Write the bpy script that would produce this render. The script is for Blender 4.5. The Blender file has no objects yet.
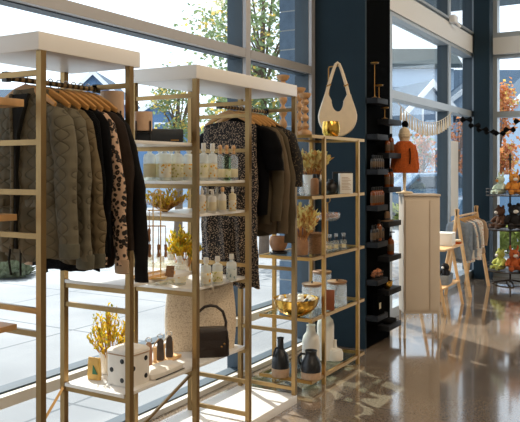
import bpy, bmesh, math, random
from mathutils import Vector, Matrix
R = random.Random(7)
S = bpy.context.scene
COL = S.collection
PI = math.pi
# ---------------------------------------------------------------- camera frame
E, F, CX, HY = 1.5, 725.0, 260.0, 168.0
RX, RY = .5075, -.8617            # camera right in world
FX, FY = .8617, .5075             # camera forward in world
def P(px, py, d):
    r = (px-CX)/F*d
    return Vector((RX*r+FX*d, RY*r+FY*d, E-(py-HY)/F*d))
def atz(px, py, z):
    return P(px, py, (E-z)*F/(py-HY))
def uv_u(px, u):
    k = (px-CX)/F
    return (RX*u-k*FX*u)/(FX+k*FY)
def dep(p): return FX*p[0]+FY*p[1]
CAMROT = math.atan2(RY, RX)       # local x -> camera right
# ---------------------------------------------------------------- materials
def lin(c):
    return tuple(((x/255)/12.92 if x/255 <= .04045 else ((x/255+.055)/1.055)**2.4) for x in c)
class N:
    def __init__(s, name):
        s.m = bpy.data.materials.new(name); s.m.use_nodes = True
        s.t = s.m.node_tree; s.b = s.t.nodes['Principled BSDF']; s.out = s.t.nodes['Material Output']
    def n(s, typ, **kw):
        x = s.t.nodes.new(typ)
        for k, v in kw.items():
            if hasattr(x, k): setattr(x, k, v)
            else: x.inputs[k].default_value = v
        return x
    def l(s, a, b): s.t.links.new(a, b)
    def coord(s, kind='Object'):
        if not hasattr(s, 'tc'): s.tc = s.n('ShaderNodeTexCoord')
        return s.tc.outputs[kind]
    def math(s, op, a, b=None):
        x = s.n('ShaderNodeMath', operation=op)
        for i, v in enumerate((a, b)):
            if v is None: continue
            if isinstance(v, (int, float)): x.inputs[i].default_value = v
            else: s.l(v, x.inputs[i])
        return x.outputs[0]
    def ramp(s, fac, stops, interp='LINEAR'):
        r = s.n('ShaderNodeValToRGB'); r.color_ramp.interpolation = interp
        e = r.color_ramp.elements
        while len(e) < len(stops): e.new(.5)
        for i, (p, c) in enumerate(stops):
            e[i].position = p; e[i].color = tuple(c)+(1,)
        s.l(fac, r.inputs[0]); return r.outputs[0]
    def bump(s, h, strength, dist=.01):
        b = s.n('ShaderNodeBump', Strength=strength, Distance=dist)
        s.l(h, b.inputs['Height']); s.l(b.outputs[0], s.b.inputs['Normal'])
def mat(name, c, rough=.5, metal=0., var=0., scale=20., bump=0., spec=None, coat=0., trans=0., ior=None, bscale=None, stretch=None):
    q = N(name); col = lin(c)
    q.b.inputs['Base Color'].default_value = col+(1,)
    q.b.inputs['Roughness'].default_value = rough; q.b.inputs['Metallic'].default_value = metal
    if spec is not None: q.b.inputs['Specular IOR Level'].default_value = spec
    if coat: q.b.inputs['Coat Weight'].default_value = coat
    if trans: q.b.inputs['Transmission Weight'].default_value = trans
    if ior: q.b.inputs['IOR'].default_value = ior
    if var or bump:
        co = q.coord()
        if stretch:
            mp = q.n('ShaderNodeMapping'); mp.inputs['Scale'].default_value = stretch
            q.l(co, mp.inputs[0]); co = mp.outputs[0]
        nz = q.n('ShaderNodeTexNoise', Scale=scale, Detail=4.); q.l(co, nz.inputs['Vector'])
        if var:
            a = tuple(max(0, x*(1-var)) for x in col); b = tuple(min(1, x*(1+var)) for x in col)
            q.l(q.ramp(nz.outputs[0], [(.3, a), (.7, b)]), q.b.inputs['Base Color'])
        if bump:
            n2 = nz
            if bscale:
                n2 = q.n('ShaderNodeTexNoise', Scale=bscale, Detail=3.); q.l(co, n2.inputs['Vector'])
            q.bump(n2.outputs[0], bump)
    return q.m
M = {}
M['gold'] = mat('champagne_metal', (150, 122, 80), .36, .85, .12, 9, stretch=(1, 1, .3))
M['gold2'] = mat('brass_metal', (182, 140, 78), .32, .85)
M['polbrass'] = mat('polished_brass', (222, 178, 84), .16, 1., .1, 30, .25)
M['white'] = mat('white_laminate', (232, 229, 224), .35)
M['shelfwhite'] = mat('white_shelf', (230, 226, 220), .3)
M['frame'] = mat('window_aluminium', (168, 166, 166), .4, .3)
M['framelit'] = mat('window_aluminium_lit', (226, 222, 214), .4, .1)  # frame metal lightened for the low rails, painting in their bounce light
M['frameblue'] = mat('window_aluminium_pale', (172, 182, 190), .4, .2)
M['gasket'] = mat('window_gasket', (58, 74, 86), .5)
M['navy'] = mat('navy_wall_paint', (28, 46, 57), .7, 0, .08, 3, spec=.2)
M['black'] = mat('black_wall_paint', (4, 5, 6), .9, spec=.02)
M['ledge'] = mat('charcoal_ledge', (26, 29, 34), .6, 0, .1, 6, spec=.25)
M['blackplastic'] = mat('black_plastic', (16, 18, 20), .4)
M['blackleather'] = mat('black_leather', (40, 30, 26), .35, 0, 0, 120, .15)
M['cream'] = mat('cream_wall', (226, 218, 204), .7)
M['beam'] = mat('cream_beam', (224, 227, 228), .55)
M['ceil'] = mat('ceiling_white', (215, 212, 206), .8)
M['wood'] = mat('light_wood', (206, 160, 108), .45, 0, .2, 8, stretch=(1, 1, .15))
M['hangerwood'] = mat('hanger_wood', (208, 156, 92), .4, 0, .15, 14)
M['turnwood'] = mat('turned_oak', (196, 152, 106), .5, 0, .2, 18)
M['lidwood'] = mat('lid_wood', (150, 110, 74), .5, 0, .2, 15)
M['steel'] = mat('hook_steel', (200, 200, 200), .25, 1.)
M['darkrod'] = None
M['knitblack'] = mat('black_knit', (11, 12, 14), .9, 0, .3, 60, .6, bscale=160, spec=.12)
M['blackcloth'] = mat('black_cloth', (8, 8, 10), .85, 0, .25, 8, .3, spec=.12)
M['charcloth'] = mat('charcoal_cloth', (25, 24, 24), .85, 0, .2, 10, .3, spec=.12)
M['browncloth'] = mat('dark_brown_cloth', (46, 37, 31), .9, 0, .2, 25, .3, spec=.12)
M['taupe'] = mat('taupe_cloth', (98, 84, 66), .85, 0, .12, 12, .3, spec=.12)
M['taupe2'] = mat('olive_taupe_cloth', (84, 74, 58), .85, 0, .12, 12, .3, spec=.12)
M['lining'] = mat('dark_lining', (38, 38, 36), .8, spec=.12)
M['rib'] = mat('olive_rib', (92, 88, 72), .9, 0, .15, 40)
M['tan'] = mat('tan_cloth', (176, 148, 120), .8)
M['canvas'] = mat('white_canvas', (228, 222, 212), .8, 0, .04, 30, .2)
M['creamleather'] = mat('cream_leather', (226, 208, 180), .5, 0, .04, 25, .12)
M['paper'] = mat('white_paper', (236, 234, 228), .7)
M['bwhite'] = mat('white_bottle', (236, 232, 224), .3)
M['ceram'] = mat('white_ceramic', (228, 224, 216), .3)
M['blackglaze'] = mat('black_glaze', (26, 29, 33), .3, 0, .2, 30, .1)
M['sand'] = mat('raw_clay', (196, 164, 134), .8, 0, .1, 60, .2)
M['clay'] = mat('brown_clay', (150, 108, 74), .7, 0, .2, 20, .2)
M['woven'] = mat('woven_rattan', (140, 104, 72), .8, 0, .3, 60, .8, stretch=(1, 1, 3))
M['leatherbrown'] = mat('chestnut_leather', (128, 66, 36), .5, 0, .15, 20)
M['amber'] = mat('amber_glass', (120, 62, 24), .15, 0, 0)
M['darkjar'] = mat('dark_jar', (34, 32, 34), .3)
M['brick'] = mat('grey_blue_brick', (110, 130, 150), .9, 0, .15, 12)
M['shell'] = mat('shell_white', (226, 216, 200), .5, 0, .15, 60)
M['orangeknit'] = mat('rust_knit', (182, 86, 28), .95, 0, .25, 70, .8, bscale=140)
M['creamknit'] = mat('cream_knit', (226, 208, 178), .95, 0, .1, 80, .6)
M['cabinet'] = mat('cabinet_white', (224, 208, 188), .45, 0, .03, 4)
M['pine'] = mat('pine_wood', (228, 186, 134), .5, 0, .15, 10)
M['greycloth'] = mat('grey_blue_cloth', (128, 138, 148), .9, 0, .15, 30)
M['iron'] = mat('dark_iron', (66, 56, 50), .5, .5)
M['dryflower'] = mat('dried_flower_gold', (222, 176, 92), .8, 0, .25, 25)
M['drydark'] = mat('dried_flower_brown', (120, 84, 50), .8, 0, .25, 25)
M['yellowleaf'] = mat('yellow_leaf', (216, 172, 50), .7, 0, .3, 20)
M['greenleaf'] = mat('sage_leaf', (128, 132, 60), .7, 0, .3, 20)
M['olivesprig'] = mat('olive_sprig', (170, 140, 60), .7, 0, .3, 20)
M['potpourri'] = mat('potpourri', (186, 122, 84), .8, 0, .35, 90)
M['treegreen'] = mat('tree_leaf_green', (112, 138, 84), .7, 0, .3, 2)
M['treeyellow'] = mat('tree_leaf_yellow', (206, 178, 92), .7, 0, .25, 2)
M['treeorange'] = mat('tree_leaf_orange', (196, 138, 92), .7, 0, .25, 2)
M['bark'] = mat('bark', (104, 88, 74), .9, 0, .2, 10)
M['hedge'] = mat('hedge_leaf', (70, 104, 96), .8, 0, .35, 4)
M['shrubleaf'] = mat('shrub_leaf', (124, 134, 70), .8, 0, .3, 4)
M['grass'] = mat('grass_blade', (116, 124, 100), .9, 0, .3, 6)
def leafy(k, c, tr=.5, dark=.25):
    q = N(k+'_translucent'); co = lin(c)
    nz = q.n('ShaderNodeTexNoise', Scale=20.); q.l(q.coord(), nz.inputs['Vector'])
    rc = q.ramp(nz.outputs[0], [(.3, tuple(x*(1-dark) for x in co)), (.7, tuple(min(1, x*(1+dark)) for x in co))])
    q.l(rc, q.b.inputs['Base Color']); q.b.inputs['Roughness'].default_value = .8; q.b.inputs['Specular IOR Level'].default_value = .1
    t = q.n('ShaderNodeBsdfTranslucent'); q.l(rc, t.inputs[0])
    mx = q.n('ShaderNodeMixShader'); mx.inputs[0].default_value = tr
    q.l(q.b.outputs[0], mx.inputs[1]); q.l(t.outputs[0], mx.inputs[2]); q.l(mx.outputs[0], q.out.inputs[0]); M[k] = q.m
leafy('dryflower', (255, 226, 160), .4); leafy('drydark', (214, 164, 100)); leafy('yellowleaf', (240, 200, 62)); leafy('greenleaf', (176, 172, 70)); leafy('olivesprig', (206, 176, 84))
leafy('treegreen', (134, 152, 112)); leafy('treeyellow', (216, 190, 108)); leafy('treeorange', (206, 140, 92)); leafy('shrubleaf', (140, 150, 84)); leafy('hedge', (64, 96, 92), .3)
M['siding'] = mat('blue_siding', (92, 124, 160), .8)
M['sidingwhite'] = mat('white_siding', (168, 188, 208), .8)
M['roofblue'] = mat('blue_grey_shingle', (54, 78, 100), .9, 0, .12, 3)
M['roofgrey'] = mat('grey_green_shingle', (72, 84, 88), .9, 0, .12, 2)
M['trimwhite'] = mat('house_trim', (232, 236, 240), .7)
M['winblue'] = mat('far_window', (70, 100, 130), .2)
M['overhang'] = mat('overhang_soffit', (88, 104, 116), .8)
M['carblue'] = mat('car_paint_blue', (70, 108, 140), .25, .2, coat=.5)
M['carglass'] = mat('car_window', (40, 60, 76), .1)
M['tyre'] = mat('tyre', (26, 28, 30), .9)
M['concretekerb'] = mat('kerb_concrete', (190, 190, 186), .9, 0, .06, 4)
def q_rod():
    q = N('ribbed_dark_rod'); q.b.inputs['Metallic'].default_value = .6; q.b.inputs['Roughness'].default_value = .4
    s = q.n('ShaderNodeSeparateXYZ'); q.l(q.coord(), s.inputs[0])
    w = q.math('SINE', q.math('MULTIPLY', s.outputs[0], 190.))
    q.l(q.ramp(q.math('ADD', q.math('MULTIPLY', w, .5), .5), [(.3, lin((70, 58, 44))), (.6, lin((176, 148, 104)))]), q.b.inputs['Base Color'])
    return q.m
M['darkrod'] = q_rod()
def q_quilt(name, c1):
    q = N(name); q.b.inputs['Roughness'].default_value = .8; q.b.inputs['Specular IOR Level'].default_value = .15
    s = q.n('ShaderNodeSeparateXYZ'); q.l(q.coord(), s.inputs[0])
    def line(sg, ph):
        wob = q.math('MULTIPLY', q.math('SINE', q.math('MULTIPLY', s.outputs[2], 60.)), 1.1*sg)
        return q.math('ABSOLUTE', q.math('SINE', q.math('ADD', q.math('ADD', q.math('MULTIPLY', s.outputs[0], 40.), wob), ph)))
    h = q.math('MINIMUM', line(1, 0.), line(-1, .2))
    h = q.math('POWER', h, .5)
    col = lin(c1)
    q.l(q.ramp(h, [(.1, tuple(x*.6 for x in col)), (.4, col)]), q.b.inputs['Base Color'])
    q.bump(h, .7, .010); return q.m
M['quilt'] = q_quilt('olive_quilt', (108, 101, 84))
M['quilt2'] = q_quilt('brown_olive_quilt', (110, 96, 72))
def q_spots(name, scale, stops, rough=.85, noise=6.):
    q = N(name); q.b.inputs['Roughness'].default_value = rough
    nz = q.n('ShaderNodeTexNoise', Scale=scale*.8, Detail=2.); q.l(q.coord(), nz.inputs['Vector'])
    ad = q.n('ShaderNodeMixRGB', blend_type='ADD'); ad.inputs[0].default_value = noise/scale*.12
    q.l(q.coord(), ad.inputs[1]); q.l(nz.outputs['Color'], ad.inputs[2])
    v = q.n('ShaderNodeTexVoronoi', Scale=scale); q.l(ad.outputs[0], v.inputs['Vector'])
    q.l(q.ramp(v.outputs['Distance'], stops), q.b.inputs['Base Color']); return q.m
LB, LT, LC = lin((26, 22, 20)), lin((202, 168, 140)), lin((128, 92, 68))
M['leopard'] = q_spots('leopard_print', 48., [(.08, LC), (.2, LB), (.46, LB), (.56, LT), (1, LT)])
M['floral'] = q_spots('dark_floral_print', 120., [(.0, lin((196, 172, 146))), (.33, lin((160, 138, 116))), (.42, lin((24, 22, 24))), (1, lin((18, 17, 20)))])
M['floral2'] = q_spots('dark_speckle_print', 85., [(.0, lin((150, 128, 96))), (.25, lin((92, 76, 56))), (.38, lin((32, 28, 25))), (1, lin((24, 22, 20)))])
M['floralpale'] = q_spots('pale_floral_print', 40., [(.0, lin((206, 110, 70))), (.25, lin((216, 160, 130))), (.35, lin((232, 224, 212))), (1, lin((236, 230, 220)))])
M['labelfl'] = q_spots('yellow_flower_label', 55., [(.0, lin((222, 140, 40))), (.28, lin((232, 186, 70))), (.4, lin((240, 234, 214))), (1, lin((242, 238, 226)))])
M['labelgr'] = q_spots('green_leaf_label', 60., [(.0, lin((110, 140, 60))), (.25, lin((196, 190, 90))), (.36, lin((240, 232, 200))), (1, lin((242, 238, 220)))])
M['labelblue'] = q_spots('blue_leaf_label', 50., [(.0, lin((60, 90, 130))), (.25, lin((120, 150, 150))), (.36, lin((222, 226, 224))), (1, lin((230, 230, 226)))])
M['labeltan'] = mat('cream_label', (232, 222, 190), .6, 0, .05, 30)
def glowthrough(k, tr):
    m = M[k]; t = m.node_tree; b = t.nodes['Principled BSDF']; o = t.nodes['Material Output']
    x = t.nodes.new('ShaderNodeBsdfTranslucent'); mx = t.nodes.new('ShaderNodeMixShader'); mx.inputs[0].default_value = tr
    if b.inputs['Base Color'].links: t.links.new(b.inputs['Base Color'].links[0].from_socket, x.inputs[0])
    else: x.inputs[0].default_value = b.inputs['Base Color'].default_value
    t.links.new(b.outputs[0], mx.inputs[1]); t.links.new(x.outputs[0], mx.inputs[2]); t.links.new(mx.outputs[0], o.inputs[0])
for k_ in ('bwhite', 'labelfl', 'labelgr', 'labelblue', 'labeltan'): glowthrough(k_, .4)
M['toteweave'] = q_spots('cream_basket_weave', 150., [(.0, lin((240, 226, 204))), (.5, lin((226, 208, 182))), (1, lin((186, 162, 132)))], noise=0.)
def q_floor():
    q = N('polished_concrete'); g = q.coord('Object')
    n1 = q.n('ShaderNodeTexNoise', Scale=1.3, Detail=6.); q.l(g, n1.inputs['Vector'])
    n2 = q.n('ShaderNodeTexNoise', Scale=70., Detail=3.); q.l(g, n2.inputs['Vector'])
    m = q.math('ADD', q.math('MULTIPLY', n1.outputs[0], .55), q.math('MULTIPLY', n2.outputs[0], .45))
    base = q.ramp(m, [(.3, lin((98, 85, 72))), (.5, lin((126, 111, 96))), (.7, lin((156, 140, 122)))])
    s = q.n('ShaderNodeSeparateXYZ'); q.l(g, s.inputs[0])
    def jl(o, off, per):
        return q.math('LESS_THAN', q.math('ABSOLUTE', q.math('SUBTRACT', q.math('MODULO', q.math('ADD', o, off), per), per/2)), .0035)
    j = q.math('MAXIMUM', jl(s.outputs[1], 20-1.9+1.85, 3.7), jl(s.outputs[0], 20-5.78+1.85, 3.7))
    # keep the joints on v = 1.9 and u = 5.78
    mx = q.n('ShaderNodeMixRGB'); q.l(j, mx.inputs[0]); q.l(base, mx.inputs[1]); mx.inputs[2].default_value = lin((70, 58, 48))+(1,)
    q.l(mx.outputs[0], q.b.inputs['Base Color'])
    q.l(q.math('ADD', q.math('MULTIPLY', n1.outputs[0], .14), .05), q.b.inputs['Roughness'])
    q.b.inputs['Specular IOR Level'].default_value = 1.
    q.b.inputs['Coat Weight'].default_value = .6; q.b.inputs['Coat Roughness'].default_value = .06
    q.bump(n1.outputs[0], .06, .02); return q.m
M['floor'] = q_floor()
def q_pave():
    q = N('pale_pavement'); g = q.coord('Object')
    n1 = q.n('ShaderNodeTexNoise', Scale=.7, Detail=5.); q.l(g, n1.inputs['Vector'])
    base = q.ramp(n1.outputs[0], [(.35, lin((140, 143, 147))), (.65, lin((160, 162, 165)))])
    s = q.n('ShaderNodeSeparateXYZ'); q.l(g, s.inputs[0])
    def jl(o, per):
        return q.math('LESS_THAN', q.math('ABSOLUTE', q.math('SUBTRACT', q.math('MODULO', q.math('ADD', o, 61.3), per), per/2)), .012)
    j = q.math('MAXIMUM', jl(s.outputs[1], 1.6), jl(s.outputs[0], 1.6))
    mx = q.n('ShaderNodeMixRGB'); q.l(j, mx.inputs[0]); q.l(base, mx.inputs[1]); mx.inputs[2].default_value = lin((104, 110, 116))+(1,)
    q.l(mx.outputs[0], q.b.inputs['Base Color']); q.b.inputs['Roughness'].default_value = .85; return q.m
M['pave'] = q_pave()
def q_pane(name, tint, ior=1.4, milk=0.):
    q = N(name); t = q.t
    tr = q.n('ShaderNodeBsdfTransparent'); tr.inputs[0].default_value = tint+(1,)
    gl = q.n('ShaderNodeBsdfGlossy'); gl.inputs['Roughness'].default_value = .02
    lw = q.n('ShaderNodeLayerWeight'); lw.inputs[0].default_value = .5
    f0 = ((ior-1)/(ior+1))**2
    fr = q.math('ADD', q.math('MULTIPLY', q.math('POWER', lw.outputs['Facing'], 5.6), 1-f0), f0)
    mx = q.n('ShaderNodeMixShader'); q.l(fr, mx.inputs[0]); q.l(tr.outputs[0], mx.inputs[1]); q.l(gl.outputs[0], mx.inputs[2])
    sh = mx.outputs[0]
    if milk:   # cut and ribbed glass scatters some light
        df = q.n('ShaderNodeBsdfTranslucent'); df.inputs[0].default_value = (.9, .93, .95, 1)
        d2 = q.n('ShaderNodeBsdfDiffuse'); d2.inputs[0].default_value = (.9, .93, .95, 1)
        ad = q.n('ShaderNodeMixShader'); ad.inputs[0].default_value = .5; q.l(df.outputs[0], ad.inputs[1]); q.l(d2.outputs[0], ad.inputs[2])
        m2 = q.n('ShaderNodeMixShader'); m2.inputs[0].default_value = milk; q.l(sh, m2.inputs[1]); q.l(ad.outputs[0], m2.inputs[2]); sh = m2.outputs[0]
    q.l(sh, q.out.inputs[0]); t.nodes.remove(q.b); return q.m
M['pane'] = q_pane('window_pane', (.95, .98, 1.), 1.22)
M['shelfglass'] = q_pane('shelf_glass', (.86, .93, .9), 1.45)
M['jarglass'] = q_pane('jar_glass', (.97, .98, .99), 1.6, .22)
M['perfume'] = q_pane('perfume_glass', (.96, .92, .8), 1.6, .15)
M['milkbottle'] = q_pane('milky_bottle', (1., .98, .86), 1.45, .5)
M['greenliquid'] = q_pane('green_soap', (.62, .8, .62), 1.5)
# ---------------------------------------------------------------- mesh helpers
class B:
    def __init__(s): s.bm = bmesh.new()
    def box(s, x0, x1, y0, y1, z0, z1, bev=0., mtx=None):
        r = bmesh.ops.create_cube(s.bm, size=1.)
        vs = r['verts']
        for v in vs:
            v.co = Vector(((x0+x1)/2+v.co.x*(x1-x0), (y0+y1)/2+v.co.y*(y1-y0), (z0+z1)/2+v.co.z*(z1-z0)))
        if bev:
            es = list({e for v in vs for e in v.link_edges})
            r2 = bmesh.ops.bevel(s.bm, geom=es, offset=bev, segments=2, affect='EDGES', profile=.6)
            vs = list({v for f in r2['faces'] for v in f.verts} | {v for v in vs if v.is_valid})
        if mtx is not None:
            for v in vs: v.co = mtx @ v.co
        return s
    def ring(s, pts): return [s.bm.verts.new(p) for p in pts]
    def bridge(s, a, b):
        n = len(a)
        for i in range(n): s.bm.faces.new((a[i], a[(i+1) % n], b[(i+1) % n], b[i]))
    def loft(s, rings, cap0=True, cap1=True, closed=False):
        rs = [s.ring(r) for r in rings]
        for a, b in zip(rs, rs[1:]): s.bridge(a, b)
        if closed: s.bridge(rs[-1], rs[0])
        else:
            if cap0: s.bm.faces.new(list(reversed(rs[0])))
            if cap1: s.bm.faces.new(rs[-1])
        return s
    def lathe(s, prof, n=20, c=(0, 0, 0), sx=1., sy=1.):
        rings = [[(c[0]+r*sx*math.cos(2*PI*i/n), c[1]+r*sy*math.sin(2*PI*i/n), c[2]+z) for i in range(n)] for r, z in prof]
        return s.loft(rings)
    def tube(s, pts, rad, n=8, sx=1., closed=False):
        pts = [Vector(p) for p in pts]; L = len(pts)
        rads = rad if isinstance(rad, (list, tuple)) else [rad]*L
        rings = []; up = None
        for i, p in enumerate(pts):
            if closed: t = (pts[(i+1) % L]-pts[i-1])
            else: t = (pts[min(i+1, L-1)]-pts[max(i-1, 0)])
            t.normalize()
            if up is None:
                up = Vector((0, 0, 1)) if abs(t.z) < .9 else Vector((1, 0, 0))
            a = t.cross(up)
            if a.length < 1e-4: a = t.cross(Vector((0, 1, 0)))
            a.normalize(); b = a.cross(t).normalized(); up = b
            rings.append([p+a*(rads[i]*sx*math.cos(2*PI*k/n))+b*(rads[i]*math.sin(2*PI*k/n)) for k in range(n)])
        return s.loft(rings, closed=closed)
    def sphere(s, c, r, sx=1., sy=1., sz=1., seg=14):
        prof = [(max(1e-3, math.sin(PI*i/8))*r, -math.cos(PI*i/8)*r*sz) for i in range(9)]
        return s.lathe(prof, seg, c, sx, sy)
    def leaf(s, c, d, up, L, W):
        d = d.normalized(); a = d.cross(up)
        if a.length < 1e-3: a = d.cross(Vector((1, 0, 0)))
        a.normalize(); nrm = a.cross(d)
        v = [s.bm.verts.new(p) for p in (c, c+d*L*.5+a*W*.5+nrm*W*.15, c+d*L, c+d*L*.5-a*W*.5+nrm*W*.15)]
        s.bm.faces.new(v); return s
    def build(s, name, m, parent=None, smooth=True, loc=None, rz=None, ang=40):
        bmesh.ops.recalc_face_normals(s.bm, faces=s.bm.faces[:])
        me = bpy.data.meshes.new(name); s.bm.to_mesh(me); s.bm.free()
        me.materials.append(M[m] if isinstance(m, str) else m)
        if smooth:
            me.polygons.foreach_set('use_smooth', [True]*len(me.polygons))
            me.set_sharp_from_angle(angle=math.radians(ang))
        o = bpy.data.objects.new(name, me); COL.objects.link(o)
        if parent: o.parent = parent
        if loc is not None: o.location = loc
        if rz is not None: o.rotation_euler.z = rz
        return o
from mathutils import noise as mnoise
def crumple(b, amp, sc, seed, zamp=0.):
    o_ = Vector((seed*3.1, seed*1.7, seed*.9))
    for v in b.bm.verts:
        p_ = v.co*sc+o_; k_ = min(1., max(.15, -v.co.z*3))
        v.co += Vector((mnoise.noise(p_)*.6, mnoise.noise(p_+Vector((9, 3, 1))), 0))*amp*k_
        v.co.z += zamp*k_*mnoise.noise(Vector((v.co.x*9, v.co.y*2, seed*2.3)))
    return b
def tag(o, label=None, cat=None, group=None, kind=None):
    if label: o['label'] = label
    if cat: o['category'] = cat
    if group: o['group'] = group
    if kind: o['kind'] = kind
    return o
def thing(name, label, cat, loc=(0, 0, 0), rz=0., group=None, kind=None):
    o = bpy.data.objects.new(name, None); COL.objects.link(o); o.empty_display_size = .1
    o.location = loc; o.rotation_euler.z = rz
    return tag(o, label, cat, group, kind)
def dup(o, loc, rz=None, label=None, group=None, parent=None, scale=None):
    c = o.copy(); COL.objects.link(c); c.parent = parent
    if loc is not None: c.location = loc
    if rz is not None: c.rotation_euler.z = rz
    if scale is not None: c.scale = (scale,)*3 if isinstance(scale, (int, float)) else scale
    if label: c['label'] = label
    if group: c['group'] = group
    for ch in list(o.children): dup(ch, None, parent=c)
    return c
def bx(name, m, a, parent=None, bev=0., **kw):
    return B().box(*a, bev=bev).build(name, m, parent, smooth=bool(bev), **kw)
def struct(o): o['kind'] = 'structure'; return o
# ================================================================= SETTING
V1, V2 = 2.75, 2.53      # window planes left and right of the pier
UE = 10.3                # far window wall
CZ = 4.3
struct(bx('floor', 'floor', (-3.2, UE+.15, -5.2, 2.85, -.15, 0)))
struct(bx('ceiling', 'ceil', (-3.2, UE+.15, -5.2, 2.9, CZ, CZ+.15)))
struct(bx('wall_back', 'cream', (-3.2, UE+.15, -5.2, -5.05, 0, CZ)))
struct(bx('wall_near', 'cream', (-3.2, -3.05, -5.05, 2.9, 0, CZ)))
struct(bx('wall_far', 'cream', (UE+.0, UE+.15, -5.05, -1.2, 0, CZ)))
# pier: navy face towards the room's near end, black flank with ledges
p = thing('wall_pier', None, None, (0, 0, 0), kind='structure')
bx('navy_face', 'navy', (5.60, 5.63, 2.29, 2.9, 0, CZ), p)
bx('black_flank', 'black', (5.63, 6.18, 2.29, 2.9, 0, CZ), p)
p = thing('wall_post', None, None, (0, 0, 0), kind='structure')
bx('post_shaft', 'navy', (9.93, 10.13, 2.28, 2.49, 0, CZ), p)
def frame_bar(par, a, m='frame'):
    bx('frame_bar', m, a, par)
# left window, plane v = 2.75
w = thing('window_1', None, None, kind='structure')
FD = .14
us = [-3.05, -.9, 1.0, 4.47, 5.535]
for u in us: frame_bar(w, (u, u+.065, V1, V1+FD, 0, CZ))
for u in us: bx('gasket', 'gasket', (u-.003, u+.068, V1+.03, V1+FD+.02, 0, CZ), w)
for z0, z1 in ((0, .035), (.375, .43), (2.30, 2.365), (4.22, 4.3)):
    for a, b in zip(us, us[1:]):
        frame_bar(w, (a+.069, b-.004, V1, V1+FD, z0, z1), 'framelit' if z1 < 1 else 'frame')
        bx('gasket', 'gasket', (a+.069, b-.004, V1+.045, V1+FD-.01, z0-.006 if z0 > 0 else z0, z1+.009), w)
for a, b in zip(us, us[1:]):
    for z0, z1 in ((.035, .375), (.43, 2.30), (2.365, 4.22)):
        bx('pane', 'pane', (a+.06, b+.005, V1+.09, V1+.098, z0-.005, z1+.005), w)
# right window, plane v = 2.53
w = thing('window_2', None, None, kind='structure')
us = [6.19, 6.82, 8.90, 10.08]
for u in us: frame_bar(w, (u, u+.075, V2, V2+.15, 0, CZ), 'frameblue')
for u in us[1:]: bx('gasket', 'gasket', (u-.004, u-.0005, V2+.02, V2+.15, 0, CZ), w)
for z0, z1 in ((0, .1), (2.20, 2.28), (3.02, 3.06), (3.29, 3.37), (4.22, 4.3)):
    for a, b in zip(us, us[1:]):
        frame_bar(w, (a+.075, b-.004, V2, V2+.15, z0, z1), 'frameblue')
for a, b in zip(us, us[1:]):
    for z0, z1 in ((.1, 2.20), (2.28, 3.02), (3.37, 4.22)):
        bx('pane', 'pane', (a+.06, b+.01, V2+.09, V2+.098, z0, z1), w)
struct(bx('trim_1', 'beam', (6.18, 10.1, V2-.02, V2+.149, 3.06, 3.29)))
bx('beam_back', 'beam', (6.18, 10.1, V2+.15, V2+.16, 3.05, 3.3)).name = 'trim_2'
bpy.data.objects['trim_2']['kind'] = 'structure'
# far window, plane u = 10.3
w = thing('window_3', None, None, kind='structure')
vs = [2.33, .35, -1.2]
for v in vs: frame_bar(w, (UE, UE+.15, v-.07, v, 0, CZ), 'frameblue')
for z0, z1 in ((0, .1), (2.20, 2.28), (3.02, 3.06), (3.29, 3.37), (4.22, 4.3)):
    for a, b in zip(vs, vs[1:]):
        frame_bar(w, (UE, UE+.15, b, a-.07, z0, z1), 'frameblue')
for a, b in zip(vs, vs[1:]):
    for z0, z1 in ((.1, 2.20), (2.28, 3.02), (3.37, 4.22)):
        bx('pane', 'pane', (UE+.09, UE+.098, b, a-.07, z0, z1), w)
struct(bx('trim_3', 'beam', (UE-.08, UE+.15, -1.2, 2.33, 3.06, 3.29)))
struct(bx('wall_corner', 'navy', (10.155, UE+.15, 2.33, 2.68, 0, CZ)))
# roller-shade rail with its bracket on the right window beam
t = thing('shade_rail', 'slim metal shade rail with a bracket above the right window', 'rail', (6.9, V2-.005, 3.33))
B().tube([(0, -.02, 0), (3.15, -.02, 0)], .014).build('rail_tube', 'frameblue', t)
b = B(); b.box(1.9, 2.05, -.09, -.02, -.05, .04, .01); b.build('bracket', 'trimwhite', t)
b = B(); b.tube([(1.97, -.07, -.02), (2.1, -.1, -.08)], .018); b.build('crank', 'trimwhite', t)
# window sill poster
pc = thing('window_poster', 'tall pale paper poster on the right window glass beside the navy post', 'poster', (9.2, V2+.088, .9))
k0, k1 = 9.07-9.2, 9.62-9.2
bx('paper_sheet', 'paper', (k0, k1, -.004, 0, -.02, .95), pc)
# ================================================================= DISPLAY RACKS
Y0, Y1, PW = 2.14, 2.57, .027
RUNGS = [1.87, 1.60, 1.405, 1.235, .945, .855, .455, .28, .095]
def rack(label, x0, x1, ladders, rod, braces):
    t = thing('display_rack', label, 'rack', (x0, Y0, 0), 0, 'champagne display racks along the window')
    L = x1-x0; D = Y1-Y0
    bx('header', 'white', (0, L, 0, D, 1.955, 2.026), t, .003)
    bx('base_platform', 'white', (0, L, 0, D, 0, .056), t, .003)
    for x, nm in ladders:
        for y in (0, D-PW):
            bx('post', 'gold', (x, x+PW, y, y+PW, .056, 1.955), t)
        for z in nm:
            bx('rung', 'gold', (x+.005, x+.022, PW, D-PW, z-.011, z+.011), t)
    a, b = rod
    B().tube([(a, D/2, 1.862), (b, D/2, 1.862)], .011, 10).build('garment_rod', 'darkrod', t)
    for x in (a, b): bx('rod_bracket', 'blackplastic', (x-.012, x+.012, D/2-.014, D/2+.014, 1.846, 1.886), t)
    for p0, p1 in braces:
        B().tube([p0, p1], .009, 4).build('brace', 'gold', t)
    return t
full = RUNGS
rack('short champagne metal rack under a white header, holding the olive jackets', 1.962, 2.562,
     [(.012, full), (.528, full)], (.03, .545), [((.545, .415, .47), (.16, .415, .08))])
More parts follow.
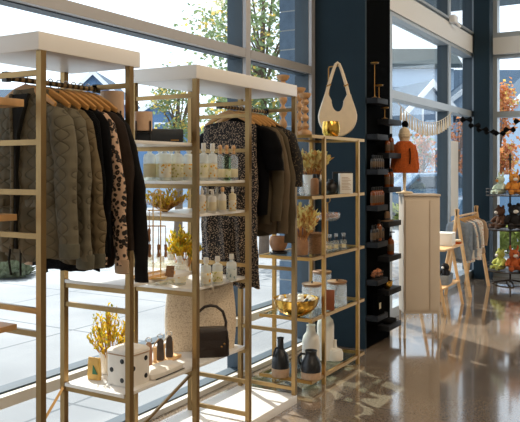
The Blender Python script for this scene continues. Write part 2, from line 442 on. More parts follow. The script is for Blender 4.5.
rack('long champagne metal rack under a white header, holding bottles and the floral dress', 3.0, 4.10,
     [(0, [1.87, 1.6, 1.405, 1.235, .855, .455, .095]), (.512, [1.87, 1.80, 1.6, 1.405, 1.235, .945, .855, .455, .28, .095]), (1.10-PW, [1.87, .855, .455, .095])],
     (.53, 1.08), [((.012, .03, .46), (.012, .40, .09))])
def shelf(label, x0, x1, zb, h=.016, y0=2.172, y1=2.538, grp=None):
    o = bx('white_shelf', 'shelfwhite', (0, x1-x0, 0, y1-y0, 0, h), None, .002)
    o.location = (x0, y0, zb); tag(o, label, 'shelf', grp); return o
shelf('white shelf bridging the two racks, carrying the tan planters and black case', 2.487, 3.022, 1.612)
shelf('white shelf bridging the two racks at waist height, carrying the gold earring stand', 2.487, 3.022, .957)
shelf('long low white shelf carrying the dotted box, tote and black handbag', 2.487, 3.53, .467)
shelf('white shelf of tall soap bottles in the long rack', 3.004, 3.53, 1.417, .014)
shelf('white shelf of small lotion bottles and dried sprig in the long rack', 3.004, 3.53, 1.247, .014)
shelf('white shelf of soap bottles directly above the cream tote', 3.004, 3.53, .867, .014)
for z_, h_, e_, wd in ((1.742, .03, 2.0, 'wooden shelf end jutting into the short rack beside the first hanger'), (1.295, .025, 1.965, 'wooden shelf end jutting into the short rack beside the front jacket'), (.867, .022, 1.965, 'wooden shelf end jutting into the short rack below the jackets')):
    o = shelf(wd, 1.1, e_, z_, h_, 2.262, 2.53); o.name = 'wooden_shelf'; o.data.materials[0] = M['wood']
# ================================================================= HANGERS AND GARMENTS
def make_hanger():
    t = thing('wooden_hanger', 'x', 'hanger')
    pts = [(-.172, 0, -.066), (-.12, 0, -.034), (-.06, 0, -.004), (0, 0, .010), (.06, 0, -.004), (.12, 0, -.034), (.172, 0, -.066)]
    b = B(); b.tube(pts, [.012, .015, .017, .019, .017, .015, .012], 8, .6); b.build('shoulder_bar', 'hangerwood', t)
    hk = [(0, 0, .012), (0, 0, .035)]+[(.014*math.sin(a)-.0, 0, .049-.014*math.cos(a)) for a in [PI*.25*i for i in range(1, 7)]]
    B().tube(hk, .0025, 6).build('hook', 'steel', t)
    return t
HG = make_hanger(); hang_used = [0]
ZH = 1.82
def hanger(u, v, label, z=ZH, scale=None, rz=PI/2):
    if hang_used[0] == 0 and scale is None:
        HG.location = (u, v, z); HG.rotation_euler.z = rz; HG['label'] = label; o = HG
    else: o = dup(HG, (u, v, z), rz, label, scale=scale)
    hang_used[0] += 1; HG['group'] = 'wooden clothes hangers'; o['group'] = 'wooden clothes hangers'
    return o
def torso_mesh(W, L, T, seed, hem=1.0, folds=.25, drop=.085, k=5, n=44, m=20, waist=1.0):
    rr = random.Random(seed); ph = [rr.uniform(0, 6.28) for _ in range(4)]
    b = B(); rings = []
    def prof(s): return 1+(waist-1)*math.sin(PI*min(1, s*1.6))**2 + (hem-1)*s
    for i in range(m+1):
        s = i/m; w = W*prof(s); t = .016+(T-.016)*min(1, s/.3)**.7
        ring = []
        for j in range(n):
            th = 2*PI*j/n; c, sn = math.cos(th), math.sin(th)
            x = w*math.copysign(abs(c)**.75, c); y = t*math.copysign(abs(sn)**.8, sn)
            f = folds*min(1, s*1.5)
            y += t*f*(math.sin(k*x/W*2.2+ph[0]+s*1.4)+.6*math.sin(k*1.9*x/W+ph[1]))*(1 if sn > 0 else .8)*abs(sn)
            x += .008*s*math.sin(3*s*PI+ph[2])
            z = -L*s-drop*min(1.2, abs(x)/W)**1.25*(1-s)**2-.012*s*math.sin(x/W*3+ph[3])
            ring.append((x, y, z))
        rings.append(ring)
    # turn the hem inwards so the edge has thickness
    last = rings[-1]
    rings.append([(x*.96, y*.75, z+.004) for x, y, z in last])
    rings.append([(x*.93, y*.55, z+.06) for x, y, z in last])
    b.loft(rings); return b
def sleeve_mesh(sg, W, Ls, seed, drop=.085, r0=.062, r1=.042, out=.05, fwd=.006, n=14, wr=.12, flat=.42):
    rr = random.Random(seed*3+(1 if sg > 0 else 2)); b = B(); rings = []; m = 16
    ph = rr.uniform(0, 6.28)
    for i in range(m+1):
        s = i/m
        x = sg*(W*.86+(out+W*.1)*min(1, s*2.2)**.7+.012*math.sin(s*3+ph)); y = fwd*math.sin(s*PI)
        z = -drop*.80-Ls*s
        rad = (r0+(r1-r0)*min(1, s*1.15))*(1+wr*.5*math.sin(s*21+ph)*s)
        if s == 0: rad *= .55
        ring = []
        for j in range(n):
            th = 2*PI*j/n
            q = 1+wr*.5*math.sin(3*th+s*5+ph)
            ring.append((x+rad*.82*q*math.cos(th), y+rad*flat*q*math.sin(th), z+(.03*(1-abs(s*2-1)) if False else 0)+.25*rad*math.cos(th)*(-sg)*(1-s)))
        rings.append(ring)
    last = rings[-1]; cx = sum(p[0] for p in last)/n; cy = sum(p[1] for p in last)/n
    rings.append([(cx+(x-cx)*.8, cy+(y-cy)*.8, z) for x, y, z in last]); rings.append([(cx+(x-cx)*.7, cy+(y-cy)*.7, z+.04) for x, y, z in last])
    b.loft(rings); return b
def garment(name, label, cat, u, v, m, W=.205, L=.68, T=.04, sleeve=.52, seed=1, hem=1.02, folds=.25, ztop=1.813, sm=None, group=None, collar=None, cuff=None, waist=1., r0=.062, r1=.042, rz=PI/2, drop=.085, out=.05, flat=.42):
    t = thing(name, label, cat, (u, v, ztop), rz, group)
    crumple(torso_mesh(W, L, T, seed, hem, folds, drop, waist=waist), min(.016, T*.5), 9., seed, .03).build('body_panel', m, t, ang=80)
    if sleeve:
        for sg in (-1, 1):
            sl = crumple(sleeve_mesh(sg, W, sleeve, seed, drop, r0, r1, out, flat=flat), .012, 11., seed+sg*.3).build('sleeve', sm or m, t, ang=80)
            if cuff:
                cb = B(); me = sl.data; zs = min(vv.co.z for vv in me.vertices)
                low = [vv.co for vv in me.vertices if vv.co.z < zs+.02]
                cx = sum(c.x for c in low)/len(low); cy = sum(c.y for c in low)/len(low)
                cb.lathe([(r1*.7, zs-.035), (r1*.86, zs-.03), (r1*.9, zs+.02), (r1*.84, zs+.026)], 14, (cx, cy, 0), 1., flat*1.15); cb.build('cuff', cuff, sl)
    if collar:
        cb = B(); rings = []
        for z, q in ((-.04, 1.3), (-.02, 1.15), (.016, 1.05), (.02, .9), (-.02, .9)):
            rings.append([(.062*q*math.cos(2*PI*i/20), .026*q*math.sin(2*PI*i/20), z-.012*math.sin(2*PI*i/20)) for i in range(20)])
        cb.loft(rings, cap0=False, cap1=False); cb.build('collar', collar, t, ang=80)
    return t
CV = 2.356
J = 'olive quilted jackets on the short rack'
def jacket_front(t, L):
    # open front: dark lining wedge, zip edges, pockets, drawcords of the foremost jacket
    def fy(z): return .018+.040*min(1, -z/(L*.3))**.7
    zs = [-.01, -.06, -.12, -.18, -.26, -.36, -.48, -L+.02]
    lf = [-.052, -.042, -.030, -.020, -.017, -.015, -.016, -.018]; rt = [.052, .040, .024, .010, .004, .003, .004, .006]
    b = B(); rings = []
    for z, a, c in zip(zs, lf, rt):
        y = fy(z)+.003; rings.append([(a, y-.02, z), (c, y-.02, z), (c, y+.003, z), (a, y+.003, z)])
    b.loft(rings); b.build('inner_lining', 'lining', t)
    for nm, xs, rr_, m in (('zipper', lf, .006, 'lining'), ('front_edge', rt, .009, 'quilt')):
        B().tube([(x, fy(z)+.006, z) for x, z in zip(xs, zs)], rr_, 6).build(nm, m, t)
    for sg in (-1, 1):
        b = B(); b.box(sg*.12-.055, sg*.12+.055, .048, .062, -.47, -.44, .004); b.build('pocket_flap', 'quilt', t)
        b = B(); b.tube([(sg*.03, .05, -L+.03), (sg*.034, .056, -L-.03), (sg*.028, .05, -L-.09)], .0045, 6); b.build('drawcord', 'lining', t)
UR = (2.09, 2.168, 2.226, 2.274, 2.318, 2.362, 2.407, 2.452)
g1 = garment('quilted_jacket', 'front olive quilted jacket with open stand collar and zip, nearest on the short rack', 'jacket', UR[0], CV, 'quilt', .2, .66, .042, .57, 3, collar='quilt', r0=.075, r1=.055, group=J, cuff='rib', flat=.55, folds=.3, hem=.98, out=.06)
jacket_front(g1, .66)
garment('quilted_jacket', 'olive quilted jacket second from the near end of the short rack', 'jacket', UR[1], CV, 'quilt', .205, .69, .026, .62, 5, collar='quilt', r0=.075, r1=.052, group=J, cuff='rib', out=.06)
garment('quilted_jacket', 'brown olive quilted jacket hanging against the black knits', 'jacket', UR[2], CV, 'quilt2', .205, .70, .026, .62, 8, collar='quilt2', r0=.07, r1=.05, group=J, cuff='rib', out=.06)
K = 'dark tops on the short rack'
garment('knit_sweater', 'black knit sweater hanging beside the brown olive jacket', 'sweater', UR[3], CV, 'knitblack', .2, .74, .02, .60, 11, group=K)
garment('knit_sweater', 'black ribbed sweater hanging between black knit and leopard print', 'sweater', UR[4], CV, 'blackcloth', .2, .76, .02, .62, 14, group=K)
garment('leopard_shirt', 'tan and black leopard print shirt with plain tan cuffs', 'shirt', UR[5], CV, 'leopard', .2, .74, .02, .66, 17, cuff='tan', out=.085)
garment('knit_sweater', 'dark brown sweater hanging just beyond the leopard print shirt', 'sweater', UR[6], CV, 'browncloth', .2, .74, .02, .60, 21, group=K, out=.09)
garment('knit_sweater', 'charcoal long sleeved top, last on the short rack', 'sweater', UR[7], CV, 'charcloth', .205, .76, .02, .74, 25, group=K, out=.105)
names = ['wooden hanger holding the front olive quilted jacket', 'wooden hanger in the second olive quilted jacket', 'wooden hanger in the brown olive jacket', 'wooden hanger in the black knit sweater',
         'wooden hanger in the black ribbed sweater', 'wooden hanger in the leopard print shirt', 'wooden hanger in the dark brown sweater', 'wooden hanger in the charcoal top at the short rack end']
for u, nm in zip(UR, names): hanger(u, CV, nm)
# long rack, second bay
UL = (3.64, 3.72, 3.778, 3.834, 3.89, 3.95)
garment('floral_dress', 'long black dress with tiny beige flowers hanging behind the bottles', 'dress', UL[0], CV, 'floral', .185, .98, .036, 0, 31, hem=1.1, folds=.5, waist=1., ztop=1.782, drop=.03)
D = 'tops on the long rack'
garment('short_sleeved_top', 'black short sleeved top hanging beside the floral dress', 'top', UL[1], CV-.015, 'blackcloth', .205, .60, .024, .26, 33, group=D, r0=.085, r1=.085)
garment('taupe_blouse', 'taupe blouse hanging right behind the black short sleeved top', 'blouse', UL[2], CV-.015, 'taupe2', .2, .66, .024, .56, 35, group=D, folds=.4)
garment('taupe_blouse', 'taupe blouse in the middle of the three on the long rack', 'blouse', UL[3], CV-.015, 'taupe', .2, .70, .024, .64, 37, group=D, folds=.4)
garment('taupe_blouse', 'taupe blouse hanging next to the dark speckled blouse', 'blouse', UL[4], CV-.02, 'taupe2', .205, .72, .024, .70, 39, group=D, folds=.4)
garment('speckled_blouse', 'dark speckled blouse with full sleeves, last on the long rack', 'blouse', UL[5], CV-.03, 'floral2', .21, .5, .03, .36, 41, group=D, r0=.08, r1=.07, out=.03)
names = ['wooden hanger holding the long floral dress', 'wooden hanger in the black short sleeved top', 'wooden hanger in the first taupe blouse from the black top', 'wooden hanger in the middle taupe blouse', 'wooden hanger in the taupe blouse beside the speckled blouse', 'wooden hanger in the dark speckled blouse']
for u, nm in zip(UL, names): hanger(u, CV, nm)
# ================================================================= SMALL ITEM BUILDERS
def lathe_thing(name, label, cat, loc, parts, group=None, rz=0., n=20):
    t = thing(name, label, cat, loc, rz, group)
    for nm, m, prof in parts: B().lathe(prof, n).build(nm, m, t)
    return t
def bottle(kind, loc, label, group, r=.03, h=.2, body='bwhite', lab='labeltan', top='bwhite', n=18):
    t = thing('soap_bottle', label, 'bottle', loc, R.uniform(0, 6), group)
    nb = h*.74
    B().lathe([(r*.9, 0), (r, .004), (r, nb*.86), (r*.85, nb*.95), (r*.36, nb), (r*.36, nb+.012)], n).build('body', body, t)
    lt = .46 if kind == 'ball' else .62
    B().lathe([(r*1.0, nb*.12), (r*1.025, nb*.13), (r*1.025, nb*(lt-.01)), (r*1.0, nb*lt)], n).build('paper_label', lab, t)
    if kind == 'cap':
        B().lathe([(r*.46, nb+.010), (r*.5, nb+.012), (r*.46, h-.003), (r*.4, h)], 14).build('cap', top, t)
    elif kind == 'ball':
        B().lathe([(r*.4, nb+.008), (r*.42, nb+.02), (r*.2, nb+.024), (r*.42, nb+.034), (r*.5, nb+.046), (r*.3, h+.008), (.001, h+.01)], 14).build('stopper', top, t)
    else:
        B().lathe([(r*.44, nb+.008), (r*.44, nb+.022), (r*.14, nb+.024), (r*.14, h-.012), (r*.3, h-.01), (r*.3, h)], 12).build('pump', top, t)
        B().box(0, r*1.0, -.004, .004, h-.008, h, .002).build('spout', top, t)
    return t
def vessel(name, label, cat, loc, m, prof, group=None, m2=None, split=None, wall=.006):
    # hollow vessel: outside profile, rim, inside profile
    t = thing(name, label, cat, loc, 0, group)
    ins = [(max(.002, r-wall), max(z, wall)) for r, z in reversed(prof)]
    if m2 is None:
        B().lathe(prof+ins, 24).build('body', m, t)
    else:
        lo = [q for q in prof if q[1] <= split+1e-6]; hi = [q for q in prof if q[1] >= split-1e-6]
        B().lathe(lo, 24).build('raw_foot', m2, t); B().lathe(hi+[q for q in ins if q[1] >= split], 24).build('body', m, t)
    return t
def bouquet(name, label, cat, loc, n, rad, h, m, leafL, leafW, m2=None, stem='drydark', spread=1., per=7, seed=1, low=.25, group=None, dz=0., droop=.45):
    rr = random.Random(seed); t = thing(name, label, cat, loc, 0, group)
    st = B(); lf = B(); l2 = B()
    for i in range(n):
        a = rr.uniform(0, 2*PI); q = math.sqrt(rr.random())
        tip = Vector((rad*q*math.cos(a)*spread, rad*q*math.sin(a)*spread, h*(1-droop*q*q)*rr.uniform(.75, 1.)))
        base = Vector((tip.x*.08, tip.y*.08, dz)); mid = base.lerp(tip, .55)*1.; mid.x *= .8; mid.y *= .8
        st.tube([base, mid, tip], [.0022, .0018, .001], 5)
        for k in range(per):
            s = low+(1-low)*(k+1)/per
            c = mid.lerp(tip, (s-.5)*2) if s > .5 else base.lerp(mid, s*2)
            d = Vector((rr.uniform(-1, 1), rr.uniform(-1, 1), rr.uniform(0, 1.2)))+tip.normalized()*.6
            (l2 if (m2 and rr.random() < .3) else lf).leaf(c, d, Vector((rr.uniform(-1, 1), rr.uniform(-1, 1), 1)), leafL*rr.uniform(.7, 1.2), leafW)
    st.build('stems', stem, t, False); lf.build('leaf_spray', m, t, False)
    if m2: l2.build('second_leaf_spray', m2, t, False)
    for o in t.children: o['kind'] = 'stuff'
    return t
# ---------------------------------------------------------------- on the bridging shelf at z 1.628
ZA = 1.629
def planter(px, u, r, h, stand, label):
    v = uv_u(px, u)
    t = thing('pot_planter', label, 'planter', (u, v, ZA), .3, 'tan planters on black stands')
    B().lathe([(r*.94, stand), (r, stand+.01), (r, stand+h), (r*.93, stand+h), (r*.9, stand+.02), (.002, stand+.02)], 28).build('pot', 'tanpot', t)
    for k in range(4):
        a = PI/4+k*PI/2+.35
        B().tube([((r+.005)*math.cos(a), (r+.005)*math.sin(a), 0), ((r+.005)*math.cos(a), (r+.005)*math.sin(a), stand+h*.5)], .004, 8).build('stand_leg', 'blackplastic', t)
    b = B()
    for k in range(2):
        a = PI/4+k*PI/2+.35
        b.tube([((r+.004)*math.cos(a), (r+.004)*math.sin(a), stand-.006), (-(r+.004)*math.cos(a), -(r+.004)*math.sin(a), stand-.006)], .005, 8)
    b.build('stand_cross', 'blackplastic', t)
M['tanpot'] = mat('tan_stoneware', (206, 172, 142), .6, 0, .05, 30)
planter(112, 2.66, .058, .19, .05, 'large tan planter half hidden behind the hanging sweaters')
planter(143.5, 2.79, .044, .093, .055, 'small tan planter on a black stand beside the dark case')
v = uv_u(160, 2.90)
t = thing('black_case', 'long black case lying behind the small tan planter', 'case', (2.90, v, ZA), CAMROT+.25)
bx('case_body', 'navycase', (-.115, .115, -.035, .035, 0, .068), t, .008) if 'navycase' in M else None
M['navycase'] = mat('black_blue_case', (30, 38, 46), .45)
bx('case_body', 'navycase', (-.115, .115, -.035, .035, 0, .068), t, .008)
bx('clasp', 'gold2', (.05, .09, -.038, -.034, .008, .014), t)
# ---------------------------------------------------------------- soap bottles, shelf z 1.431
ZB = 1.432
G1 = 'tall soap bottles on the upper rack shelf'
i = 0
tall = [(3.07, 2.50, 'labeltan', 'pale label'), (3.15, 2.49, 'labelgr', 'green sprig label'), (3.23, 2.48, 'labeltan', 'cream label'), (3.09, 2.41, 'labelfl', 'orange flower label'), (3.17, 2.39, 'labelgr', 'green leaf label'), (3.25, 2.37, 'labelfl', 'yellow flower label')]
words = ['tall white capped soap bottle, back row nearest the left post', 'tall white capped soap bottle with green sprigs, back row centre', 'tall white capped soap bottle with cream label, back row', 'tall soap bottle with orange flowers, second row by the post', 'tall soap bottle with green leaves, second row', 'tall soap bottle with yellow flowers, second row end']
for (u, v, lb, _), wd in zip(tall, words): bottle('cap', (u, v, ZB), wd, G1, .033, .2, 'milkbottle', lb)
for (px, u, lb), wd in zip([(203.5, 3.16, 'labelgr'), (212.5, 3.22, 'labelfl')], ['white capped soap bottle with green label beside the front post', 'white capped soap bottle with yellow flowers beside the wood stoppered trio']):
    bottle('cap', (u, uv_u(px, u), ZB), wd, G1, .026, .2, 'milkbottle', lb)
for (px, u, bd, lb), wd in zip([(220, 3.30, 'jarglass', 'labeltan'), (226.5, 3.34, 'greenliquid', 'labelgr'), (233.5, 3.40, 'jarglass', 'labeltan')],
        ['clear bottle with wooden stopper, leftmost of the stoppered trio', 'green bottle with wooden stopper, middle of the stoppered trio', 'clear bottle with wooden stopper, rightmost of the stoppered trio']):
    bottle('ball', (u, uv_u(px, u), ZB), wd, G1, .025, .185, bd, lb, 'turnwood')
ZC = 1.262
G2 = 'small lotion bottles on the middle rack shelf'
for (px, u, h, kd, bd, lb), wd in zip([(202, 3.13, .135, 'pump', 'bwhite', 'labelfl'), (212.5, 3.20, .125, 'pump', 'bwhite', 'labeltan'), (222.5, 3.28, .135, 'cap', 'bwhite', 'labeltan'), (232.5, 3.36, .135, 'pump', 'labeltan', 'labelfl'), (207.5, 3.30, .13, 'pump', 'bwhite', 'labelgr'), (217, 3.38, .13, 'pump', 'bwhite', 'labeltan')],
        ['white pump bottle with orange flowers beside the front post', 'plain grey white pump bottle, second from the front post', 'white bottle with wooden cap, third from the front post', 'cream label pump bottle, far right of the lotion shelf', 'white pump bottle with green label in the back row', 'white pump bottle with plain label in the back row']):
    bottle(kd, (u, uv_u(px, u), ZC), wd, G2, .021, h, bd, lb, 'turnwood' if kd == 'cap' else 'bwhite')
bouquet('dried_sprig', 'loose olive gold dried sprig lying on the lotion shelf', 'dried flowers', (3.14, 2.45, ZC), 46, .16, .12, 'olivesprig', .035, .014, 'yellowleaf', seed=4, low=.1)
ZD = .882
G3 = 'soap bottles on the shelf above the tote'
for (px, u, bd, lb, kd), wd in zip([(206, 3.14, 'milkbottle', 'labelfl', 'cap'), (217.5, 3.22, 'milkbottle', 'labelgr', 'cap'), (231.5, 3.34, 'milkbottle', 'labelblue', 'cap')],
        ['white soap bottle with orange flowers, nearest the front post above the tote', 'white soap bottle with green and orange leaves, middle of three above the tote', 'white soap bottle with blue leaves, rightmost of three above the tote']):
    bottle(kd, (u, uv_u(px, u), ZD), wd, G3, .028, .148, bd, lb)
ws = ['white jug bottle with flower label behind the earring stand', 'white bottle with flower label, back row second', 'white bottle with flower label, back row third', 'white bottle with flower label, second row first', 'white bottle with flower label, second row middle', 'white bottle with flower label, second row last']
for (u, v), wd in zip([(3.07, 2.50), (3.15, 2.50), (3.23, 2.49), (3.06, 2.41), (3.14, 2.41), (3.10, 2.32)], ws):
    bottle('cap', (u, v, ZD), wd, G3, .032, .15, 'milkbottle', 'labelfl')
va = vessel('bud_vase', 'small white vase holding the yellow bouquet above the tote', 'vase', (3.26, 2.42, ZD), 'ceram', [(.03, 0), (.036, .01), (.036, .09), (.03, .11)])
bouquet('yellow_bouquet', 'rounded yellow green bouquet standing among the white bottles', 'bouquet', (3.26, 2.42, ZD+.012), 60, .13, .28, 'yellowleaf', .035, .018, 'greenleaf', seed=9, low=.55, spread=.85, per=9)
# ---------------------------------------------------------------- waist shelf z .973: earring stand, card, tray
ZE = .974
M['earring'] = mat('bright_gold_wire', (232, 190, 112), .35, .4)
t = thing('earring_stand', 'tall slim gold stand hung with tassel earrings', 'jewellery stand', (2.72, uv_u(156, 2.72), ZE), CAMROT)
bx('foot_plate', 'earring', (-.04, .05, -.03, .03, 0, .008), t, .002)
for x in (-.014, .022): B().tube([(x, 0, .006), (x, 0, .42 if x > 0 else .40)], .003, 8).build('upright', 'earring', t)
for z, l in ((.40, .05), (.325, .055), (.25, .045)):
    B().tube([(-.04, 0, z), (l, 0, z)], .003, 8).build('cross_arm', 'earring', t)
B().tube([(-.014, 0, .40), (-.008, 0, .415), (.006, 0, .425), (.018, 0, .42), (.022, 0, .40)], .003, 8).build('top_loop', 'earring', t)
for x, z in ((-.032, .325), (.012, .25), (.046, .25), (-.03, .25)):
    B().lathe([(.001, z-.15), (.008, z-.145), (.005, z-.115), (.007, z-.112), (.007, z-.09), (.002, z-.085), (.0015, z)], 10, (x, 0, 0)).build('tassel', 'clay', t)
t = thing('display_card', 'small leaning tan jewellery card on the waist height shelf', 'card', (2.80, uv_u(170, 2.80), ZE), CAMROT-.2)
o = bx('card_face', 'woven', (-.02, .02, -.003, .003, 0, .055), t); o.rotation_euler.x = -.35; o.location.y = -.01
t = thing('jewellery_tray', 'low pale tray in front of the leaning jewellery card', 'tray', (2.75, 2.225, ZE), .02)
bx('tray_base', 'pine', (-.11, .13, -.045, .045, 0, .010), t, .002)
for a in ((-.11, .13, -.045, -.039, .01, .016), (-.11, .13, .039, .045, .01, .016)): bx('tray_lip', 'pine', a, t)
# ---------------------------------------------------------------- low shelf z .483
ZF = .484
t = thing('dotted_box', 'white lidded canvas box with black dots on the low shelf', 'box', (2.65, 2.285, ZF), -.03)
b = B(); rings = []
def rsq(w, d, z, n=32, e=.35):
    out = []
    for i in range(n):
        a = 2*PI*i/n; c, s = math.cos(a), math.sin(a)
        out.append((w*math.copysign(abs(c)**e, c), d*math.copysign(abs(s)**e, s), z))
    return out
W_, D_ = .078, .078
B().loft([rsq(W_*.97, D_*.97, 0), rsq(W_, D_, .006), rsq(W_*.985, D_*.985, .145)]).build('box_body', 'canvas', t)
B().loft([rsq(W_*.985, D_*.985, .1455), rsq(W_*1.02, D_*1.02, .147), rsq(W_*1.02, D_*1.02, .158), rsq(W_*.9, D_*.9, .168), rsq(W_*.4, D_*.4, .172)]).build('lid', 'canvas', t)
B().tube([(W_*1.005*x, D_*1.005*y, .146) for x, y, _ in rsq(1, 1, 0, 40)], .0035, 6, closed=True).build('zip_piping', 'tan', t)
B().tube([(-.03, 0, .168), (-.02, 0, .188), (.02, 0, .188), (.03, 0, .168)], .006, 8).build('lid_handle', 'canvas', t)
def dot(x, y, z, nx, ny):
    m_ = Matrix.Translation((x, y, z)) @ Vector((nx, ny, 0)).to_track_quat('Z', 'Y').to_matrix().to_4x4()
    b = B(); b.lathe([(.0115, -.004), (.0115, .0015), (.010, .002)], 16)
    for v in b.bm.verts: v.co = m_ @ v.co
    b.build('printed_dot', 'blackplastic', t)
for y, z in ((-.03, .118), (-.03, .03), (.035, .072), (-.07+.0, .075)): 
    if abs(y) < .06: dot(-W_*.99, y, z, -1, 0)
for x, z in ((-.05, .085), (.035, .118), (.035, .035)): 
    if abs(x) < .07: dot(x, -D_*.985, z, 0, -1)
t = thing('snack_pouch', 'small yellow and green pouch leaning behind the dotted box', 'pouch', (2.60, 2.455, ZF), PI/2+.15)
B().loft([rsq(.035, .012, 0, 24, .5), rsq(.036, .016, .02, 24, .5), rsq(.034, .012, .08, 24, .5), rsq(.034, .003, .105, 24, .5)]).build('pouch_body', 'yellowpouch', t) if 'yellowpouch' in M else None
M['yellowpouch'] = mat('yellow_pouch', (222, 178, 92), .5, 0, .1, 30)
M['greenprint'] = mat('green_print', (60, 120, 84), .6)
if not t.children:
    B().loft([rsq(.035, .012, 0, 24, .5), rsq(.036, .016, .02, 24, .5), rsq(.034, .012, .08, 24, .5), rsq(.034, .003, .105, 24, .5)]).build('pouch_body', 'yellowpouch', t)
b = B(); b.loft([[(-.03, .017, .03), (.0, .017, .03), (.0, .0185, .03), (-.03, .0185, .03)], [(-.004, .015, .072), (-.002, .015, .072), (-.002, .0165, .072), (-.004, .0165, .072)]]); b.build('leaf_print', 'greenprint', t)
pv = (2.72, 2.47, ZF)
vessel('flower_pot', 'small white pot behind the dotted box holding yellow flowers', 'pot', pv, 'ceram', [(.038, 0), (.045, .008), (.05, .1), (.052, .11)])
bouquet('yellow_flowers', 'bushy yellow flowering sprigs rising behind the dotted box', 'flowers', (2.72, 2.47, ZF+.012), 60, .12, .33, 'yellowleaf', .026, .014, 'greenleaf', seed=12, low=.5, per=9)
t = thing('stick_rack', 'low wooden display rack holding leather key tassels', 'display rack', (2.97, 2.36, ZF), .05)
bx('rack_base', 'pine', (-.15, .17, -.03, .03, 0, .018), t, .003)
for x in (-.13, -.03, .045, .12): bx('peg', 'pine', (x-.006, x+.006, -.008, .008, .018, .095), t, .002)
M['greytassel'] = mat('dark_taupe_leather', (74, 64, 58), .6, 0, .15, 30)
KT = 'leather key tassels on the low wooden rack'
for x, m, wd in ((-.085, 'leatherrose', 'dusty brown leather key tassel with ring, nearest the dotted box'), (.01, 'greytassel', 'dark leather key tassel with tan strap, middle of the wooden rack'), (.085, 'greytassel', 'dark leather key tassel with white ribbon, beside the handbag')):
    if m not in M: M[m] = mat('dusty_rose_leather', (164, 124, 100), .6, 0, .1, 30)
    k = thing('key_tassel', wd, 'key tassel', (2.97+x, 2.355+.0, ZF+.019), CAMROT, KT); k.scale = (1.25, 1.2, 1.15)
    B().loft([rsq(.014, .008, 0, 16, .6), rsq(.016, .010, .01, 16, .6), rsq(.013, .008, .085, 16, .6), rsq(.006, .005, .098, 16, .6)]).build('tassel_body', m, k)
    B().tube([(.012*math.cos(a), 0, .106+.012*math.sin(a)) for a in [2*PI*i/14 for i in range(14)]], .002, 6, closed=True).build('ring', 'steel', k)
    B().tube([(-.004, -.006, .098), (-.02, -.012, .08), (-.034, -.01, .04), (-.036, -.008, .012)] if x > -.05 else [(.0, -.01, .1), (.004, -.013, .06), (.0, -.012, .02)], .003, 6).build('strap', 'tan' if x < .05 else 'canvas', k)
t = thing('white_pouch', 'flat white pouch lying in front of the wooden tassel rack', 'pouch', (2.845, 2.245, ZF), .02)
B().loft([rsq(.125, .055, .0, 32, .4), rsq(.13, .06, .008, 32, .4), rsq(.128, .058, .026, 32, .4), rsq(.10, .04, .040, 32, .5)]).build('pouch_body', 'canvas', t)
bx('pouch_zip', 'blackplastic', (-.115, .115, -.062, -.057, .004, .007), t)
# cream tote with woven surface
t = thing('woven_tote', 'large cream basket weave tote standing behind the black handbag', 'tote bag', (3.355, 2.365, ZF), -PI/4)
rings = []
for s in [i/12 for i in range(13)]:
    w = .19+.015*math.sin(s*PI)-.006*s; d = .055*(1-.75*s)+.004
    z = .335*s
    rings.append([(x, y, zz+(.045*(abs(x)/w)**2-.012)*s**3) for x, y, zz in rsq(w, d, z, 40, .5)])
B().loft(rings).build('bag_body', 'toteweave', t)
for y in (-.02, .02):
    B().tube([(-.07, y, .32), (-.06, y, .365), (-.03, y*.5, .375-.006), (.03, y*.5, .375-.006), (.06, y, .365), (.07, y, .32)], .008, 8).build('bag_handle', 'creamleather', t)
bx('bag_clasp', 'creamleather', (-.02, .02, -.03, -.018, .24, .33), t, .006)
# black handbag
t = thing('black_handbag', 'small black leather handbag with arched handle in front of the tote', 'handbag', (3.25, 2.225, ZF), -PI/4-.1); t.scale = (1.08, 1.08, 1.05)
B().loft([[(x, y, z) for x, y, z in rsq(w, d, z_, 32, .32)] for w, d, z_ in ((.088, .04, 0), (.092, .044, .008), (.090, .036, .06), (.086, .026, .12), (.080, .014, .142))]).build('bag_body', 'blackleather', t)
B().loft([rsq(.088, .034, .085, 32, .32), rsq(.088, .032, .12, 32, .32), rsq(.08, .02, .147, 32, .32)]).build('flap', 'blackleather', t)
B().tube([(-.074, 0, .12), (-.078, 0, .17), (-.062, 0, .225), (-.03, 0, .252), (.0, 0, .258), (.03, 0, .252), (.062, 0, .225), (.078, 0, .17), (.074, 0, .12)], .0075, 10).build('handle', 'blackleather', t)
for x, z in ((.052, .052), (.066, .066)):
    B().sphere((x, -.037, z), .0055).build('stud', 'gold2', t)
for sg in (-1, 1):
    B().tube([(sg*.078, -.03, .135), (sg*.086, -.036, .08), (sg*.084, -.04, .02)], .004, 6).build('side_strap', 'blackleather', t)
# ================================================================= GOLD SHELF UNIT
SU0, SU1, SV0, SV1 = 4.36, 5.28, 2.165, 2.575
t = thing('shelf_unit', 'open gold frame shelf unit with glass shelves before the navy wall', 'shelf unit', (SU0, SV0, 0))
SZ = [.06, .475, .886, 1.30, 1.715]
for x in (.19, .79):
    for y in (-.005, SV1-SV0-.02): B().box(x, x+.024, y, y+.024, 0, 1.715).build('post', 'gold2', t, False)
for z in SZ:
    L, Dp = SU1-SU0, SV1-SV0
    gl = bx('glass_shelf', 'shelfglass', (.02, L-.02, .022, Dp-.022, z-.003, z+.009), t)
    for a in ((0, L, .0, .022, z-.012, z+.010), (0, L, Dp-.022, Dp, z-.012, z+.010), (0, .022, .022, Dp-.022, z-.012, z+.010), (L-.022, L, .022, Dp-.022, z-.012, z+.010)):
        bx('shelf_rail', 'gold2', a, gl)
def on(px, d, z):
    p = P(px, 0, d); return (p.x, p.y, z)
Z1, Z2, Z3, Z4, Z5 = [z+.0105 for z in SZ]
